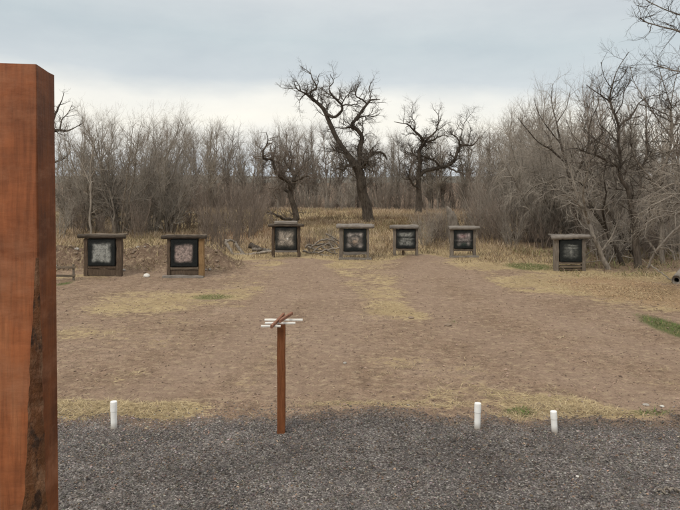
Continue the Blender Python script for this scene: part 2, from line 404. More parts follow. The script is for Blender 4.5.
# loose stones (octahedra, jittered)
OCT_V = np.array([[1, 0, 0], [0, 1, 0], [-1, 0, 0], [0, -1, 0], [0, 0, 1], [0, 0, -1]], float)
OCT_F = np.array([[0, 1, 4], [1, 2, 4], [2, 3, 4], [3, 0, 4], [1, 0, 5], [2, 1, 5], [3, 2, 5], [0, 3, 5]])
def stones(name, x, y, z, r, tint, sink=.25):
    n = len(x); V = np.repeat(OCT_V[None], n, 0) * rng.uniform(.6, 1.25, (n, 6, 1))
    a = rng.uniform(0, 6.28, n); ca, sa = np.cos(a)[:, None], np.sin(a)[:, None]
    X = V[..., 0] * ca - V[..., 1] * sa; Yv = V[..., 0] * sa + V[..., 1] * ca
    sx = rng.uniform(.75, 1.4, n)[:, None]
    tl = rng.uniform(-.6, .6, n)[:, None]
    Z = V[..., 2] * rng.uniform(.45, .85, n)[:, None] + X * tl
    P = np.stack([X * sx, Yv, Z], -1) * r[:, None, None] + np.stack([x, y, z + r * sink], -1)[:, None, :]
    Fc = OCT_F[None] + (np.arange(n) * 6)[:, None, None]
    me = raw_mesh(name, P.reshape(-1, 3), [Fc.reshape(-1, 3)], False, np.repeat(tint, 6, axis=0))
    return tag(mobj(name, me, M['stone']), None, None, None, 'stuff')
n = 125000
y = 5.3 + (8.75 - 5.3) * rng.random(n) ** .9; x = rng.uniform(-6.6, 6.6, n)
E = gravel_edge(x); keep = ((y < E + .02) & (rng.random(n) < .3 + .7 * sm(0, .6, E - y))) | (rng.random(n) < .3 * np.exp(-(y - E) / .22)); x = x[keep]; y = y[keep]; n = len(x)
g = np.exp(rng.normal(np.log(.118), .46, n)).clip(.03, .36)[:, None] * (.42 + 1.0 * fbm(x * .5, y * 1.6, 66, 3))[:, None]
tint = g * np.array([1.06, .945, .87]) * rng.uniform(.92, 1.08, (n, 3)); br = rng.random(n) < .12; tint[br] *= np.array([1.25, 1.0, .8])
o = stones('gravel_stones', x, y, np.where(y < E[keep], gravel_z(x, y), H(x, y)), np.exp(rng.normal(np.log(.0074), .36, n)).clip(.004, .021), tint)
n = 15000
y = 8.2 + 17 * rng.random(n) ** 1.2; x = rng.uniform(-1, 1, n) * (y * .62)
g = rng.uniform(.6, 1.7, n)[:, None]
stones('dirt_pebbles', x, y, H(x, y), np.exp(rng.normal(np.log(.011), .4, n)).clip(.004, .035), g * np.array([.2, .145, .112]))

# ------------------------------------------------------------------ grass
def blades(name, x, y, z, L, wd, lean, tint, kind='stuff'):
    n = len(x); a = rng.uniform(0, 6.283, n); b_ = a + rng.normal(np.pi / 2, .5, n)
    dx, dy = np.cos(a), np.sin(a); wx, wy = np.cos(b_) * wd / 2, np.sin(b_) * wd / 2
    V = np.zeros((n, 6, 3))
    for i, (t, wk) in enumerate(((0, 1), (.55, .8), (1, .15))):
        hz = np.sin(lean) * L * t * (1 - .22 * t); hr = np.cos(lean) * L * t + .22 * L * t * t
        px = x + dx * hr; py = y + dy * hr; pz = z + hz
        V[:, 2 * i] = np.stack([px - wx * wk, py - wy * wk, pz], 1); V[:, 2 * i + 1] = np.stack([px + wx * wk, py + wy * wk, pz], 1)
    base = (np.arange(n) * 6)[:, None]
    Q = np.concatenate([base + np.array([[0, 1, 3, 2]]), base + np.array([[2, 3, 5, 4]])])
    me = raw_mesh(name, V.reshape(-1, 3), [Q], False, np.repeat(tint, 6, axis=0))
    return tag(mobj(name, me, M['tint']), None, None, None, kind)
def straw_tint(n, lo=.55, hi=1.25):
    t = rng.uniform(lo, hi, n)[:, None] * np.array([.45, .36, .215]); k = rng.random(n) < .35; t[k] *= np.array([.72, .68, .68]); k = rng.random(n) < .15; t[k] *= np.array([1.15, 1.2, 1.3]); return t
# flattened straw lying in the dirt
n = 420000
y = 7.8 + 18.5 * rng.random(n) ** 1.45; x = rng.uniform(-1, 1, n) * (y * .6 + .3)
st, gr, li, mo = masks(x, y)
pr = np.clip((st + .08 + 1.1 * (fbm(x * 2.2, y * 2.2, 71) - .5) + .7 * (fbm(x * 7, y * 7, 72, 2) - .5) - .38) * 1.6, 0.03, 1) ** 1.3
keep = (rng.random(n) < pr * .55) & (y > gravel_edge(x) - .3 * rng.random(n) ** 2)
x, y, st = x[keep], y[keep], st[keep]; n = len(x)
blades('dry_straw', x, y, H(x, y) + .004, rng.uniform(.04, .14, n), rng.uniform(.002, .0048, n) * (1 + y / 25), np.radians(rng.uniform(2, 24, n) + 14 * (st > .9)), straw_tint(n))
# green tufts
n = 160000
y = 7.5 + 20 * rng.random(n) ** 1.6; x = rng.uniform(-1, 1, n) * (y * .6)
st, gr, li, mo = masks(x, y)
keep = rng.random(n) < np.clip((gr + .9 * (fbm(x * 4, y * 4, 73) - .5) - .32) * 1.3, 0, 1)
x, y = x[keep], y[keep]; n = len(x)
tint = rng.uniform(.5, 1.3, n)[:, None] * np.array([.095, .15, .04]); tint[rng.random(n) < .25] = np.array([.24, .2, .1])
blades('green_grass', x, y, H(x, y), rng.uniform(.03, .1, n), rng.uniform(.003, .006, n) * (1 + y / 25), np.radians(rng.uniform(30, 75, n)), tint)
# leaf litter below the right-hand trees
n = 120000
y = rng.uniform(15.5, 24, n); x = rng.uniform(3.5, 15, n); st, gr, li, mo = masks(x, y)
keep = rng.random(n) < (li - .1) * .6 * np.clip(.1 + 3 * (fbm(x * 1.5, y * 1.5, 77) - .38), 0, 1.2); x, y = x[keep], y[keep]; n = len(x)
tint = rng.uniform(.45, 1.3, n)[:, None] * np.array([.40, .28, .165])
blades('leaf_litter', x, y, H(x, y) + .005, rng.uniform(.025, .06, n), rng.uniform(.012, .026, n), np.radians(rng.uniform(3, 35, n)), tint)
# tall dry grass behind the targets
n = 330000
y = 23.5 + 40 * rng.random(n) ** .95; x = rng.uniform(-1, 1, n) * (y * .56 + .5)
st, gr, li, mo = masks(x, y)
cl = fbm(x * .22, y * .16, 81); cl2 = fbm(x * 1.3, y * 1.3, 82)
den = np.clip((st - .55) * 1.7, 0, 1) * np.clip(.35 + 1.3 * (cl2 - .4) + .9 * (cl - .45), .04, 1)
keep = (rng.random(n) < den) & (y < 62.5); x, y, cl, cl2 = x[keep], y[keep], cl[keep], cl2[keep]; n = len(x)
near = sm(24, 30, y); right = sm(6, 9, x) * (1 - sm(30, 36, y))
Lg = rng.uniform(.15, .36, n) * (.5 + .75 * near) * (.6 + .9 * cl2) * (1 + .35 * right)
t = straw_tint(n, .5, 1.15) * np.array([.84, .84, .98]); t *= (.72 + .55 * sm(.35, .65, cl))[:, None]
t *= (1 - (.34 * sm(38, 43, y) * (1 - sm(54, 58, y)) * (.5 + fbm(x * .3, y * .3, 86))))[:, None] * np.array([1, .97, .95])
ol = rng.random(n) < np.clip(1.8 * (fbm(x * .2 + 9, y * .13, 83) - .42), 0, .8); t[ol] *= np.array([.72, .80, .62])
rd = rng.random(n) < np.clip(2.2 * (fbm(x * .18 + 3, y * .2, 84) - .5), 0, .7); t[rd] *= np.array([.72, .58, .52])
blades('tall_dry_grass', x, y, H(x, y), Lg, rng.uniform(.008, .016, n) * (.6 + y / 60), np.radians(rng.uniform(48, 88, n)), t)
# undergrowth below the right-hand trees
n = 26000; x = rng.uniform(7.4, 17, n); y = rng.uniform(20.2, 29, n); keep = rng.random(n) < np.clip(.1 + 2 * (fbm(x * 1.2, y * 1.2, 89) - .4), 0, 1); x, y = x[keep], y[keep]; n = len(x)
t = straw_tint(n, .2, .95); k = rng.random(n) < .3; t[k] *= np.array([.6, .85, .5]); blades('undergrowth', x, y, H(x, y) - .005, rng.uniform(.06, .36, n), rng.uniform(.006, .02, n), np.radians(rng.uniform(5, 80, n)), t)
# weeds and dead stalks on the mound
n = 9000; x = rng.uniform(-10.8, -3.2, n); y = rng.uniform(20.9, 24, n); keep = (masks(x, y)[3] > .25) & (rng.random(n) < .25 + 1.5 * (fbm(x * 2, y * 2, 88) - .4)); x, y = x[keep], y[keep]; n = len(x)
t = straw_tint(n, .25, 1.05); blades('dead_weeds', x, y, H(x, y) - .005, rng.uniform(.05, .34, n), rng.uniform(.006, .02, n), np.radians(rng.uniform(5, 80, n)), t)
#@@PART2
# ------------------------------------------------------------------ timber helpers
def box_bm(bm, cx, cy, cz, sx, sy, sz, n=6, axis=2, jit=.006, bev=.008, seed=0):
    """a sawn timber: subdivided along its length, corners worn"""
    r = np.random.default_rng(seed + 1000)
    S = [sx, sy, sz]; a, b2 = [i for i in range(3) if i != axis]
    h1, h2 = S[a] / 2, S[b2] / 2; bv = min(bev, h1 * .4, h2 * .4)
    sec = [(h1, h2 - bv), (h1 - bv, h2), (-h1 + bv, h2), (-h1, h2 - bv), (-h1, -h2 + bv), (-h1 + bv, -h2), (h1 - bv, -h2), (h1, -h2 + bv)]
    rings = []
    for i in range(n + 1):
        t = -S[axis] / 2 + S[axis] * i / n; o1, o2 = r.normal(0, jit, 2)
        ring = []
        for p, q in sec:
            c = [0, 0, 0]; c[axis] = t + (r.normal(0, jit) if i in (0, n) else 0); c[a] = p + o1 + r.normal(0, jit * .5); c[b2] = q + o2 + r.normal(0, jit * .5)
            ring.append(bm.verts.new((cx + c[0], cy + c[1], cz + c[2])))
        rings.append(ring)
    for i in range(n):
        for k in range(8):
            bm.faces.new((rings[i][k], rings[i][(k + 1) % 8], rings[i + 1][(k + 1) % 8], rings[i + 1][k]))
    bm.faces.new(rings[0][::-1]); bm.faces.new(rings[-1])
def log_bm(bm, p0, p1, r0, r1, n=12, k=12, jit=.12, seed=0, flat=1.0):
    r = np.random.default_rng(seed + 2000)
    p0 = np.array(p0, float); p1 = np.array(p1, float); T = (p1 - p0) / np.linalg.norm(p1 - p0)
    u = np.cross(T, [0, 0, 1.0]) if abs(T[2]) < .9 else np.cross(T, [0, 1.0, 0]); u /= np.linalg.norm(u); v = np.cross(T, u)
    if v[2] < 0: v = -v
    prof = 1 + jit * r.normal(0, .5, k); rings = []
    for i in range(n + 1):
        t = i / n; c = p0 + (p1 - p0) * t + r.normal(0, .08 * r0, 3); rr = r0 + (r1 - r0) * t
        rings.append([bm.verts.new(c + rr * prof[j] * (1 + jit * r.normal(0, .35)) * (math.cos(j / k * 6.2832) * u + flat * math.sin(j / k * 6.2832) * v)) for j in range(k)])
    for i in range(n):
        for j in range(k): bm.faces.new((rings[i][j], rings[i][(j + 1) % k], rings[i + 1][(j + 1) % k], rings[i + 1][j]))
    bm.faces.new(rings[0][::-1]); bm.faces.new(rings[-1])
def bm_obj(name, bm, mat, parent=None, smooth=False):
    bmesh.ops.recalc_face_normals(bm, faces=bm.faces[:])
    me = bpy.data.meshes.new(name); bm.to_mesh(me); bm.free()
    me.polygons.foreach_set('use_smooth', np.full(len(me.polygons), smooth, dtype=bool))
    return mobj(name, me, mat, parent)

# ------------------------------------------------------------------ archery targets
m, nt, b = new_mat('target_foam'); tcn = nt.nodes.new('ShaderNodeTexCoord').outputs['Object']
nt.links.new(mixc(nt, noise(nt, tcn, 9, 4), (.008, .009, .009), (.026, .028, .028)), b.inputs['Base Color'])
bump(nt, b, noise(nt, tcn, 12, 4), .6, .03); M['foam'] = m
m, nt, b = new_mat('target_print'); a = nt.nodes.new('ShaderNodeAttribute'); a.attribute_name = 'tint'
tcn = nt.nodes.new('ShaderNodeTexCoord').outputs['Object']
c = mixc(nt, 1.0, a.outputs['Color'], ramp(nt, noise(nt, tcn, 38, 3, .7), [(.3, .55), (.6, 1.15)]), 'MULTIPLY')
nt.links.new(c, b.inputs['Base Color']); bump(nt, b, noise(nt, tcn, 30, 4, .7), .8, .02); M['print'] = m
def G(u, v, cu, cv, ru, rv, p=2.0): return np.exp(-(np.abs((u - cu) / ru) ** p + np.abs((v - cv) / rv) ** p))
def face_pattern(kind, u, v):
    n = fbm(u * 9 + kind * 7, v * 9, 91 + kind); n2 = fbm(u * 17, v * 17 + kind * 3, 95 + kind, 3)
    du = .09 * (fbm(u * 3 + kind, v * 3, 181 + kind, 3) - .5); dv = .09 * (fbm(u * 3, v * 3 + kind, 191 + kind, 3) - .5); u0, v0 = u, v; u = u + du; v = v + dv
    W = np.array([.29, .295, .275]); base = np.array([.014, .016, .016])
    dots = lambda r: sum(G(u, v, cu, cv, r, r) for cu in (.25, .75) for cv in (.26, .74))
    col = np.repeat(base[None], u.size, 0).reshape(u.shape + (3,)); cw = W
    if kind == 0: k = G(u, v, .51, .48, .33, .33, 10) * (.35 + .9 * n) * (1 - .45 * G(u, v, .5, .60, .4, .02) - .45 * G(u, v, .5, .36, .4, .025)) + .35 * G(u, v, .25, .2, .08, .07) + .35 * G(u, v, .75, .2, .08, .07) + .1 * G(u, v, .5, .8, .4, .08)
    elif kind == 1:
        k = G(u, v, .5, .48, .30, .30, 10) * (.3 + 1.0 * n) * (.9 + .14 * np.cos(u * 28) * np.cos(v * 28)); cw = np.array([.34, .27, .245])
    elif kind == 2:
        k = .85 * G(u, v, .5, .5, .3, .26, 3) * (.3 + 1.0 * n) + .35 * dots(.13); cw = np.array([.35, .305, .255])
    elif kind == 3:
        k = .8 * dots(.085) + .4 * G(u, v, .5, .78, .22, .06, 3) + .65 * G(u, v, .52, .5, .2, .16) * (.5 + n) + .2 * G(u, v, .25, .5, .08, .08); cw = np.array([.37, .335, .31])
    elif kind == 4:
        k = .55 * G(u, v, .5, .74, .36, .11, 4) * (.4 + 1.1 * n) + .95 * G(u, v, .55, .50, .34, .025, 3) + .55 * G(u, v, .48, .33, .36, .14, 4) * (.5 + .8 * n) + .2 * dots(.1)
    elif kind == 5:
        k = .5 * G(u, v, .5, .68, .26, .16, 3) * (.4 + 1.1 * n) + .55 * G(u, v, .5, .45, .35, .05) + .45 * dots(.085) + .3 * G(u, v, .78, .62, .08, .2); cw = np.array([.35, .305, .295])
    else:
        k = .75 * G(u, v, .5, .63, .26, .022, 3) + .5 * G(u, v, .55, .76, .2, .02, 3) + .38 * G(u, v, .5, .48, .045, .2) + .22 * G(u, v, .5, .5, .28, .22) + .2 * G(u, v, .28, .27, .12, .03) + .2 * G(u, v, .72, .27, .12, .03)
    k = k * .9 + (.26 if kind < 3 else .12) * G(u, v, .5, .49, .32, .31, 10) * (.35 + 1.1 * n)
    k = np.clip(k * (.66 + .6 * sm(.3, .65, n2)), 0, 1); n5 = vnoise(u * 34, v * 34 + kind, 99); k = (k * (1 - .75 * (n5 > .9)))[..., None]
    c = col * (1 - k) + cw * k
    if kind == 3: c = c + (G(u, v, .5, .46, .16, .12) * (n2 > .4))[..., None] * np.array([.07, .02, -.02])
    if kind == 5: c = c + G(u, v, .45, .68, .18, .1)[..., None] * np.array([.05, .0, .005]) + G(u, v, .5, .24, .3, .08)[..., None] * np.array([.0, .014, .009])
    if kind == 2: c = c + G(u, v, .57, .5, .035, .03)[..., None] * .5
    c = c * (1 - .0 * n[..., None])
    return np.clip(c, .004, .85)

# px measures: base y, butt x0,x1,y0,y1, beam x0,x1,y0,y1, left post x0,x1, right post x0,x1
T = [
 (275.8, 90, 117, 238, 265, 80.4, 127.4, 233.6, 238.2, 85.2, 89.7, 117.3, 123.3),
 (276.2, 171.8, 198.8, 238.6, 266, 163, 208, 234.6, 238.6, 168, 171.6, 199.2, 205),
 (256.8, 275.3, 297, 227, 249.3, 268.5, 304.5, 223.6, 226.6, 272, 275.2, 297.2, 300.6),
 (258.6, 343.4, 366.3, 228.8, 250.8, 336.2, 374.3, 223.6, 228.4, 339.2, 343.2, 366.5, 369.2),
 (255.2, 396.2, 415, 229, 247.9, 389.3, 418.3, 224.8, 228.8, 392.9, 396, 415.1, 418),
 (256.2, 453.3, 472, 230, 248.2, 448.3, 479, 225.8, 229.7, 449.4, 453.2, 472.1, 475.4),
 (270.4, 558.3, 579.8, 239.3, 261.2, 549.2, 588, 234, 239, 553, 557.9, 580.2, 584.2)]
TL = ['black archery target with whitish worn face under a dark log, beside the rail fence',
      'black archery target with faded pink face and an orange tan right post',
      'black archery target with a tan cross shaped face in front of the small gnarled cottonwood',
      'black archery target with four white corner dots and orange centre before the tallest cottonwood',
      'small black archery target with white bands across its face, in front of a reddish shrub',
      'black archery target with pinkish worn face in front of the pale broken snag',
      'black archery target with faint white cross and slatted base beside the leaning trees at right']
PM = [('brown_wood', 'brown_wood'), ('brown_wood', 'tan_wood'), ('brown_wood', 'brown_wood'), ('old_wood', 'old_wood'), ('old_wood', 'old_wood'), ('old_wood', 'old_wood'), ('old_wood', 'old_wood')]
for i, (by, x0, x1, y0, y1, ex0, ex1, ey0, ey1, lx0, lx1, rx0, rx1) in enumerate(T):
    Y = F * CAMZ / (by - HY); s = Y / F; xc = (x0 + x1) / 2; wx = (xc - CX) * s
    g0 = float(H(wx, Y)); Z = lambda py: CAMZ - (py - HY) * s - g0
    X = lambda px: (px - xc) * s
    root = tag(empty('archery_target', (wx, Y, g0)), TL[i], 'archery target', 'archery targets across the end of the range')
    D = .34
    # foam block, slightly swollen
    bm = bmesh.new(); bmesh.ops.create_cube(bm, size=1); bmesh.ops.subdivide_edges(bm, edges=bm.edges[:], cuts=7, use_grid_fill=True)
    bw, bh = X(x1) - X(x0), Z(y0) - Z(y1)
    for v in bm.verts:
        p = v.co * 2; e = [max(0, 1 - abs(c) ** 6) for c in p]
        v.co = Vector((p.x * bw / 2, p.y * D / 2, p.z * bh / 2)) * 1.0
        v.co.x -= .012 * (1 - e[1]) * math.copysign(1, p.x) if abs(p.x) > .9 else 0
        if p.y < -.9: v.co.y -= .0 + .018 * e[0] * e[2]
    for v in bm.verts: v.co += Vector((0, 0, (Z(y0) + Z(y1)) / 2))
    butt = bm_obj('foam_block', bm, M['foam'], root, True)
    nfa = 72; uu, vv_ = np.meshgrid(np.linspace(.015, .985, nfa), np.linspace(.015, .985, nfa))
    tint = face_pattern(i, uu, vv_).reshape(-1, 3)
    rr_ = fbm(uu * 8, vv_ * 8, 130 + i); p = np.stack([X(x0) + uu * bw, -D / 2 - .024 - .008 * rr_ * np.minimum(1, 12 * np.minimum(np.minimum(uu, 1 - uu), np.minimum(vv_, 1 - vv_))), Z(y1) + vv_ * bh], -1).reshape(-1, 3)
    mobj('target_face', raw_mesh('target_face', p, [grid_faces(nfa, nfa)], True, tint), M['print'], butt)
    top = Z(ey1) - .005
    for px0, px1, pm in ((lx0, lx1, PM[i][0]), (rx0, rx1, PM[i][1])):
        bm = bmesh.new(); box_bm(bm, X((px0 + px1) / 2), -.07, (top - .05) / 2, (X(px1) - X(px0)) * .92, .17, top + .05, 8, 2, .006, .012, i * 7 + int(px0)); bm_obj('post', bm, M[pm], root)
    # roof: front log and boards behind it
    zc = (Z(ey0) + Z(ey1)) / 2; rl = (Z(ey0) - Z(ey1)) / 2; tilt = [.01, .0, .0, .0, .012, .0, -.015][i]
    bm = bmesh.new(); log_bm(bm, (X(ex0), -.2, zc + tilt), (X(ex1), -.2, zc - tilt), rl * .92, rl * .84, 14, 12, .22 if i == 1 else .1, i * 3)
    bm_obj('roof_log', bm, M['brown_log'] if i < 3 else M['old_log'], root, True)
    bm = bmesh.new(); box_bm(bm, 0, .12, Z(ey0) - .045, X(ex1) - X(ex0) - .14, .42, .05, 6, 0, .006, .01, i + 70); bm_obj('roof_board', bm, M['plank'] if i < 3 else M['old_log'], root)
    if i == 2:
        bm = bmesh.new(); box_bm(bm, X(286), -.05, Z(222.4), X(297.5) - X(275), .4, .1, 5, 0, .006, .012, 75); bm_obj('top_plank', bm, M['old_log'], root)
    # rails
    wr = X(rx0) - X(lx1) - .006; xm = (X(rx0) + X(lx1)) / 2
    def rail(ya, yb, mat, name='rail', yy=-.05, dep=.22):
        bm = bmesh.new(); box_bm(bm, xm, yy, (Z(ya) + Z(yb)) / 2, wr, dep, Z(ya) - Z(yb), 5, 0, .005, .01, i * 9 + int(ya)); bm_obj(name, bm, M[mat], root)
    if i == 0: rail(265.4, 268, 'brown_wood'); rail(268.4, 274.8, 'brown_wood', 'lower_board', -.1, .08)
    elif i == 1: rail(266.4, 269, 'plank'); rail(269.3, 275.6, 'brown_wood', 'lower_board', -.08, .08)
    elif i == 2: rail(249.6, 252, 'old_log')
    elif i == 3: rail(251, 254.2, 'old_log')
    elif i == 4: rail(248.2, 250.2, 'plank')
    elif i == 5: rail(248.5, 250.8, 'plank')
    else: rail(261.6, 263.8, 'plank'); rail(265.2, 267, 'plank'); rail(268.2, 269.8, 'brown_wood')
    if i in (1, 3, 5):
        bm = bmesh.new(); box_bm(bm, xm, -.3, .03, X(rx1) - X(lx0) + .1, .16, .09, 6, 0, .007, .012, i + 90); bm_obj('ground_sill', bm, M['old_log'], root)
    if i == 4:
        bm = bmesh.new(); log_bm(bm, (X(403), -.02, -.03), (X(403), -.02, Z(250.4)), .045, .04, 4, 8, .1, 5); bm_obj('prop_block', bm, M['brown_wood'], root)

# ------------------------------------------------------------------ redwood stained corner post, close at left
def front_post():
    Yf, Wd = 1.37, .0889; k = Yf / F; zs = np.concatenate([np.linspace(0, 2.1, 24), np.linspace(2.12, 3.2535, 110)])
    xr = (36.3 - CX) * k; rings = []; r = np.random.default_rng(3); idx = []
    for z in zs:
        py = HY + (CAMZ - z) / k; lean = (py - 75) / 435 * 4.6 * k * .93
        wn = np.interp(py, [60, 110, 180, 260, 300, 400, 510, 900], [1.2, 1.0, 2.2, 2.6, 5, 10.5, 17.5, 20]) * k      # wane grows downwards
        q = fbm(np.array([z * 9]), np.array([.5]), 140, 4)[0] - .5; q2 = fbm(np.array([z * 30]), np.array([2.5]), 142, 3)[0] - .5
        wn = max(.0015, wn * (1 + .5 * q + .25 * q2)); wy = max(.0015, wn * (.75 + .5 * q2))
        if py < 260: wy = min(wy, .006)
        X1 = xr + lean; X0 = X1 - Wd; Y1 = Yf + Wd
        b_ = .003; dent = .0008 * q2
        ring = [(X0 + b_, Yf), (X0 + Wd * .2, Yf), (X0 + Wd * .4, Yf), (X1 - wn, Yf), (X1 - wn * .55 + dent, Yf + wy * .30), (X1 - wn * .2 + dent, Yf + wy * .68), (X1, Yf + wy),
                (X1, Yf + Wd * .66), (X1, Y1 - b_), (X1 - b_, Y1), (X0 + b_, Y1), (X0, Y1 - b_), (X0, Yf + b_)]
        rings.append([(x_, y_, z) for x_, y_ in ring])
    A = np.array(rings); n, kk = A.shape[:2]
    A[-1, :, 2] += -(A[-1, :, 1] - Yf) * .13 - .0        # top cut slopes away
    A[-1, :, 2] -= (A[-1, :, 0] - A[-1, :, 0].mean()) * .03
    i = np.arange(n - 1)[:, None] * kk; j = np.arange(kk)[None]; j2 = (j + 1) % kk
    Q = np.stack([i + j, i + j2, i + kk + j2, i + kk + j], -1).reshape(-1, 4)
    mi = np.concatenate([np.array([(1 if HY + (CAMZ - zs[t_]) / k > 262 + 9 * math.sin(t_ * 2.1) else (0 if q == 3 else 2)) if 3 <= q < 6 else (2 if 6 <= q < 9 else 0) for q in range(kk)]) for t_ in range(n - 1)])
    V = A.reshape(-1, 3).copy(); base = np.array([xr - Wd / 2, Yf + Wd / 2, 0]); V -= base
    mi = np.concatenate([mi, [0]])
    topf = ((n - 1) * kk + np.arange(kk))[None]
    me = raw_mesh('timber_post', V, [Q, topf], False, None, None, mi)
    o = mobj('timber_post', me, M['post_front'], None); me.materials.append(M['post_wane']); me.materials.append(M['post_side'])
    o.location = base
    tag(o, 'thick redwood stained square timber post with rough bark edge, close at the left', 'post')
def post_mat(name, c1, c2, c3, wane=False):
    m, nt, b = new_mat(name); tcn = nt.nodes.new('ShaderNodeTexCoord').outputs['Object']
    n1 = noise(nt, tcn, 16, 5, .6, (1, 1, .16)); n2 = noise(nt, tcn, 9, 4, .55); n3 = noise(nt, tcn, 60, 3, .6, (1, 1, .1)); n4 = noise(nt, tcn, 26, 5, .65, (.35, .35, 1.5))
    c = ramp(nt, n1, [(.3, c1), (.52, c2), (.75, c3)])
    c = mixc(nt, 1.0, c, ramp(nt, n2, [(.28, .68), (.7, 1.25)]), 'MULTIPLY'); c = mixc(nt, 1.0, c, ramp(nt, n4, [(.3, .84), (.65, 1.08)]), 'MULTIPLY'); c = mixc(nt, 1.0, c, ramp(nt, noise(nt, tcn, 150, 4, .7, (1, 1, .06)), [(.3, .74), (.55, 1.04)]), 'MULTIPLY')
    c = mixc(nt, 1.0, c, ramp(nt, n3, [(.25, .92), (.6, 1.03)]), 'MULTIPLY')
    if wane:
        c = mixc(nt, ramp(nt, noise(nt, tcn, 26, 5, .7, (1, 1, .35)), [(.5, 0.0), (.64, .6)]), c, (.25, .145, .085))
        c = mixc(nt, ramp(nt, noise(nt, tcn, 42, 4, .6, (1, 1, .4)), [(.55, 0.0), (.64, .85)]), c, (.022, .012, .007))
        bump(nt, b, noise(nt, tcn, 40, 5, .7, (1, 1, .4)), 1.0, .012)
    else:
        vo = N(nt, 'ShaderNodeTexVoronoi', Scale=9.0); mp = nt.nodes.new('ShaderNodeMapping'); mp.inputs['Scale'].default_value = (1, 1, .55); nt.links.new(tcn, mp.inputs[0]); nt.links.new(mp.outputs[0], vo.inputs['Vector'])
        kn = ramp(nt, vo.outputs['Distance'], [(.03, .35), (.06, .8), (.09, 1.0)])
        ck = ramp(nt, noise(nt, tcn, 26, 5, .75, (1, 1, .04)), [(.29, .35), (.33, 1.0)]); c = mixc(nt, 1.0, c, ck, 'MULTIPLY')
        c = mixc(nt, ramp(nt, noise(nt, tcn, 14, 6, .7, (.6, .6, 1.0)), [(.48, 0.0), (.7, .45)]), c, (.33, .15, .08))
        c = mixc(nt, 1.0, c, kn, 'MULTIPLY')
        bump(nt, b, math_(nt, 'ADD', math_(nt, 'ADD', n3, n4), math_(nt, 'MULTIPLY', n2, .6)), .35, .004)
    nt.links.new(c, b.inputs['Base Color']); b.inputs['Roughness'].default_value = .62; b.inputs['Specular IOR Level'].default_value = .3
    return m
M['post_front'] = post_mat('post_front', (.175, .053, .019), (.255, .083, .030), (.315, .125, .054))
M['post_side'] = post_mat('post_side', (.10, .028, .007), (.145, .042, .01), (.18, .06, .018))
M['post_wane'] = post_mat('post_wane', (.08, .027, .009), (.125, .05, .018), (.18, .09, .042), True)
front_post()

M['arm'] = wood_mat('faded_stain', (.17, .07, .04), (.30, .15, .1), (.42, .25, .18), (10, 10, .8), 5, .3, .8, False)
# ------------------------------------------------------------------ bow stand post in the gravel
def bow_stand():
    Y = F * CAMZ / (432.5 - HY); s = Y / F; wx = (281.3 - CX) * s; g0 = float(gravel_z(np.array([wx]), np.array([Y]))[0]) - .01
    root = tag(empty('bow_rest_stand', (wx, Y, g0)), 'slim redwood stained post standing in the gravel, topped with white slats and two brown arms', 'bow stand')
    Z = lambda py: CAMZ - (py - HY) * s - g0; X = lambda px: (px - 281.3) * s
    top = Z(324.6); wd = 7.8 * s
    bm = bmesh.new(); box_bm(bm, 0, 0, top / 2 - .1, wd, wd, top + .2, 14, 2, .0012, .005, 3); bm_obj('post', bm, M['stain'], root)
    z0 = top + .012
    for (xa, xb, yy, zz, yaw) in ((262.9, 301.6, .19, z0 + .004, .02), (264.8, 295.2, .03, z0, -.01), (262.2, 281.5, -.105, z0 - .006, .015)):
        bm = bmesh.new(); ln = X(xb) - X(xa); box_bm(bm, 0, 0, 0, ln, .042, .02, 6, 0, .001, .003, int(xa * 3))
        bmesh.ops.rotate(bm, verts=bm.verts[:], cent=(0, 0, 0), matrix=__import__('mathutils').Matrix.Rotation(yaw, 3, 'Z'))
        bmesh.ops.translate(bm, verts=bm.verts[:], vec=((X(xa) + X(xb)) / 2, yy, zz)); bm_obj('slat', bm, M['white_slat'], root)
    for (xa, ya, xb, yb, dy0, dy1) in ((271.3, 328.6, 283.6, 316.0, -.2, .2), (279.8, 322.8, 291.8, 315.0, -.1, .24)):
        p0 = at(xa, ya, Y + dy0) - np.array([wx, Y, g0]); p1 = at(xb, yb, Y + dy1) - np.array([wx, Y, g0])
        p0[2] += .02; p1[2] += .02
        dv = Vector(p1 - p0); bm = bmesh.new(); box_bm(bm, 0, 0, 0, .036, .03, dv.length, 6, 2, .001, .004, int(xa))
        q = dv.to_track_quat('Z', 'X').to_matrix(); bmesh.ops.rotate(bm, verts=bm.verts[:], cent=(0, 0, 0), matrix=q)
        bmesh.ops.translate(bm, verts=bm.verts[:], vec=Vector((p0 + p1) / 2)); bm_obj('arm', bm, M['arm'], root)
bow_stand()

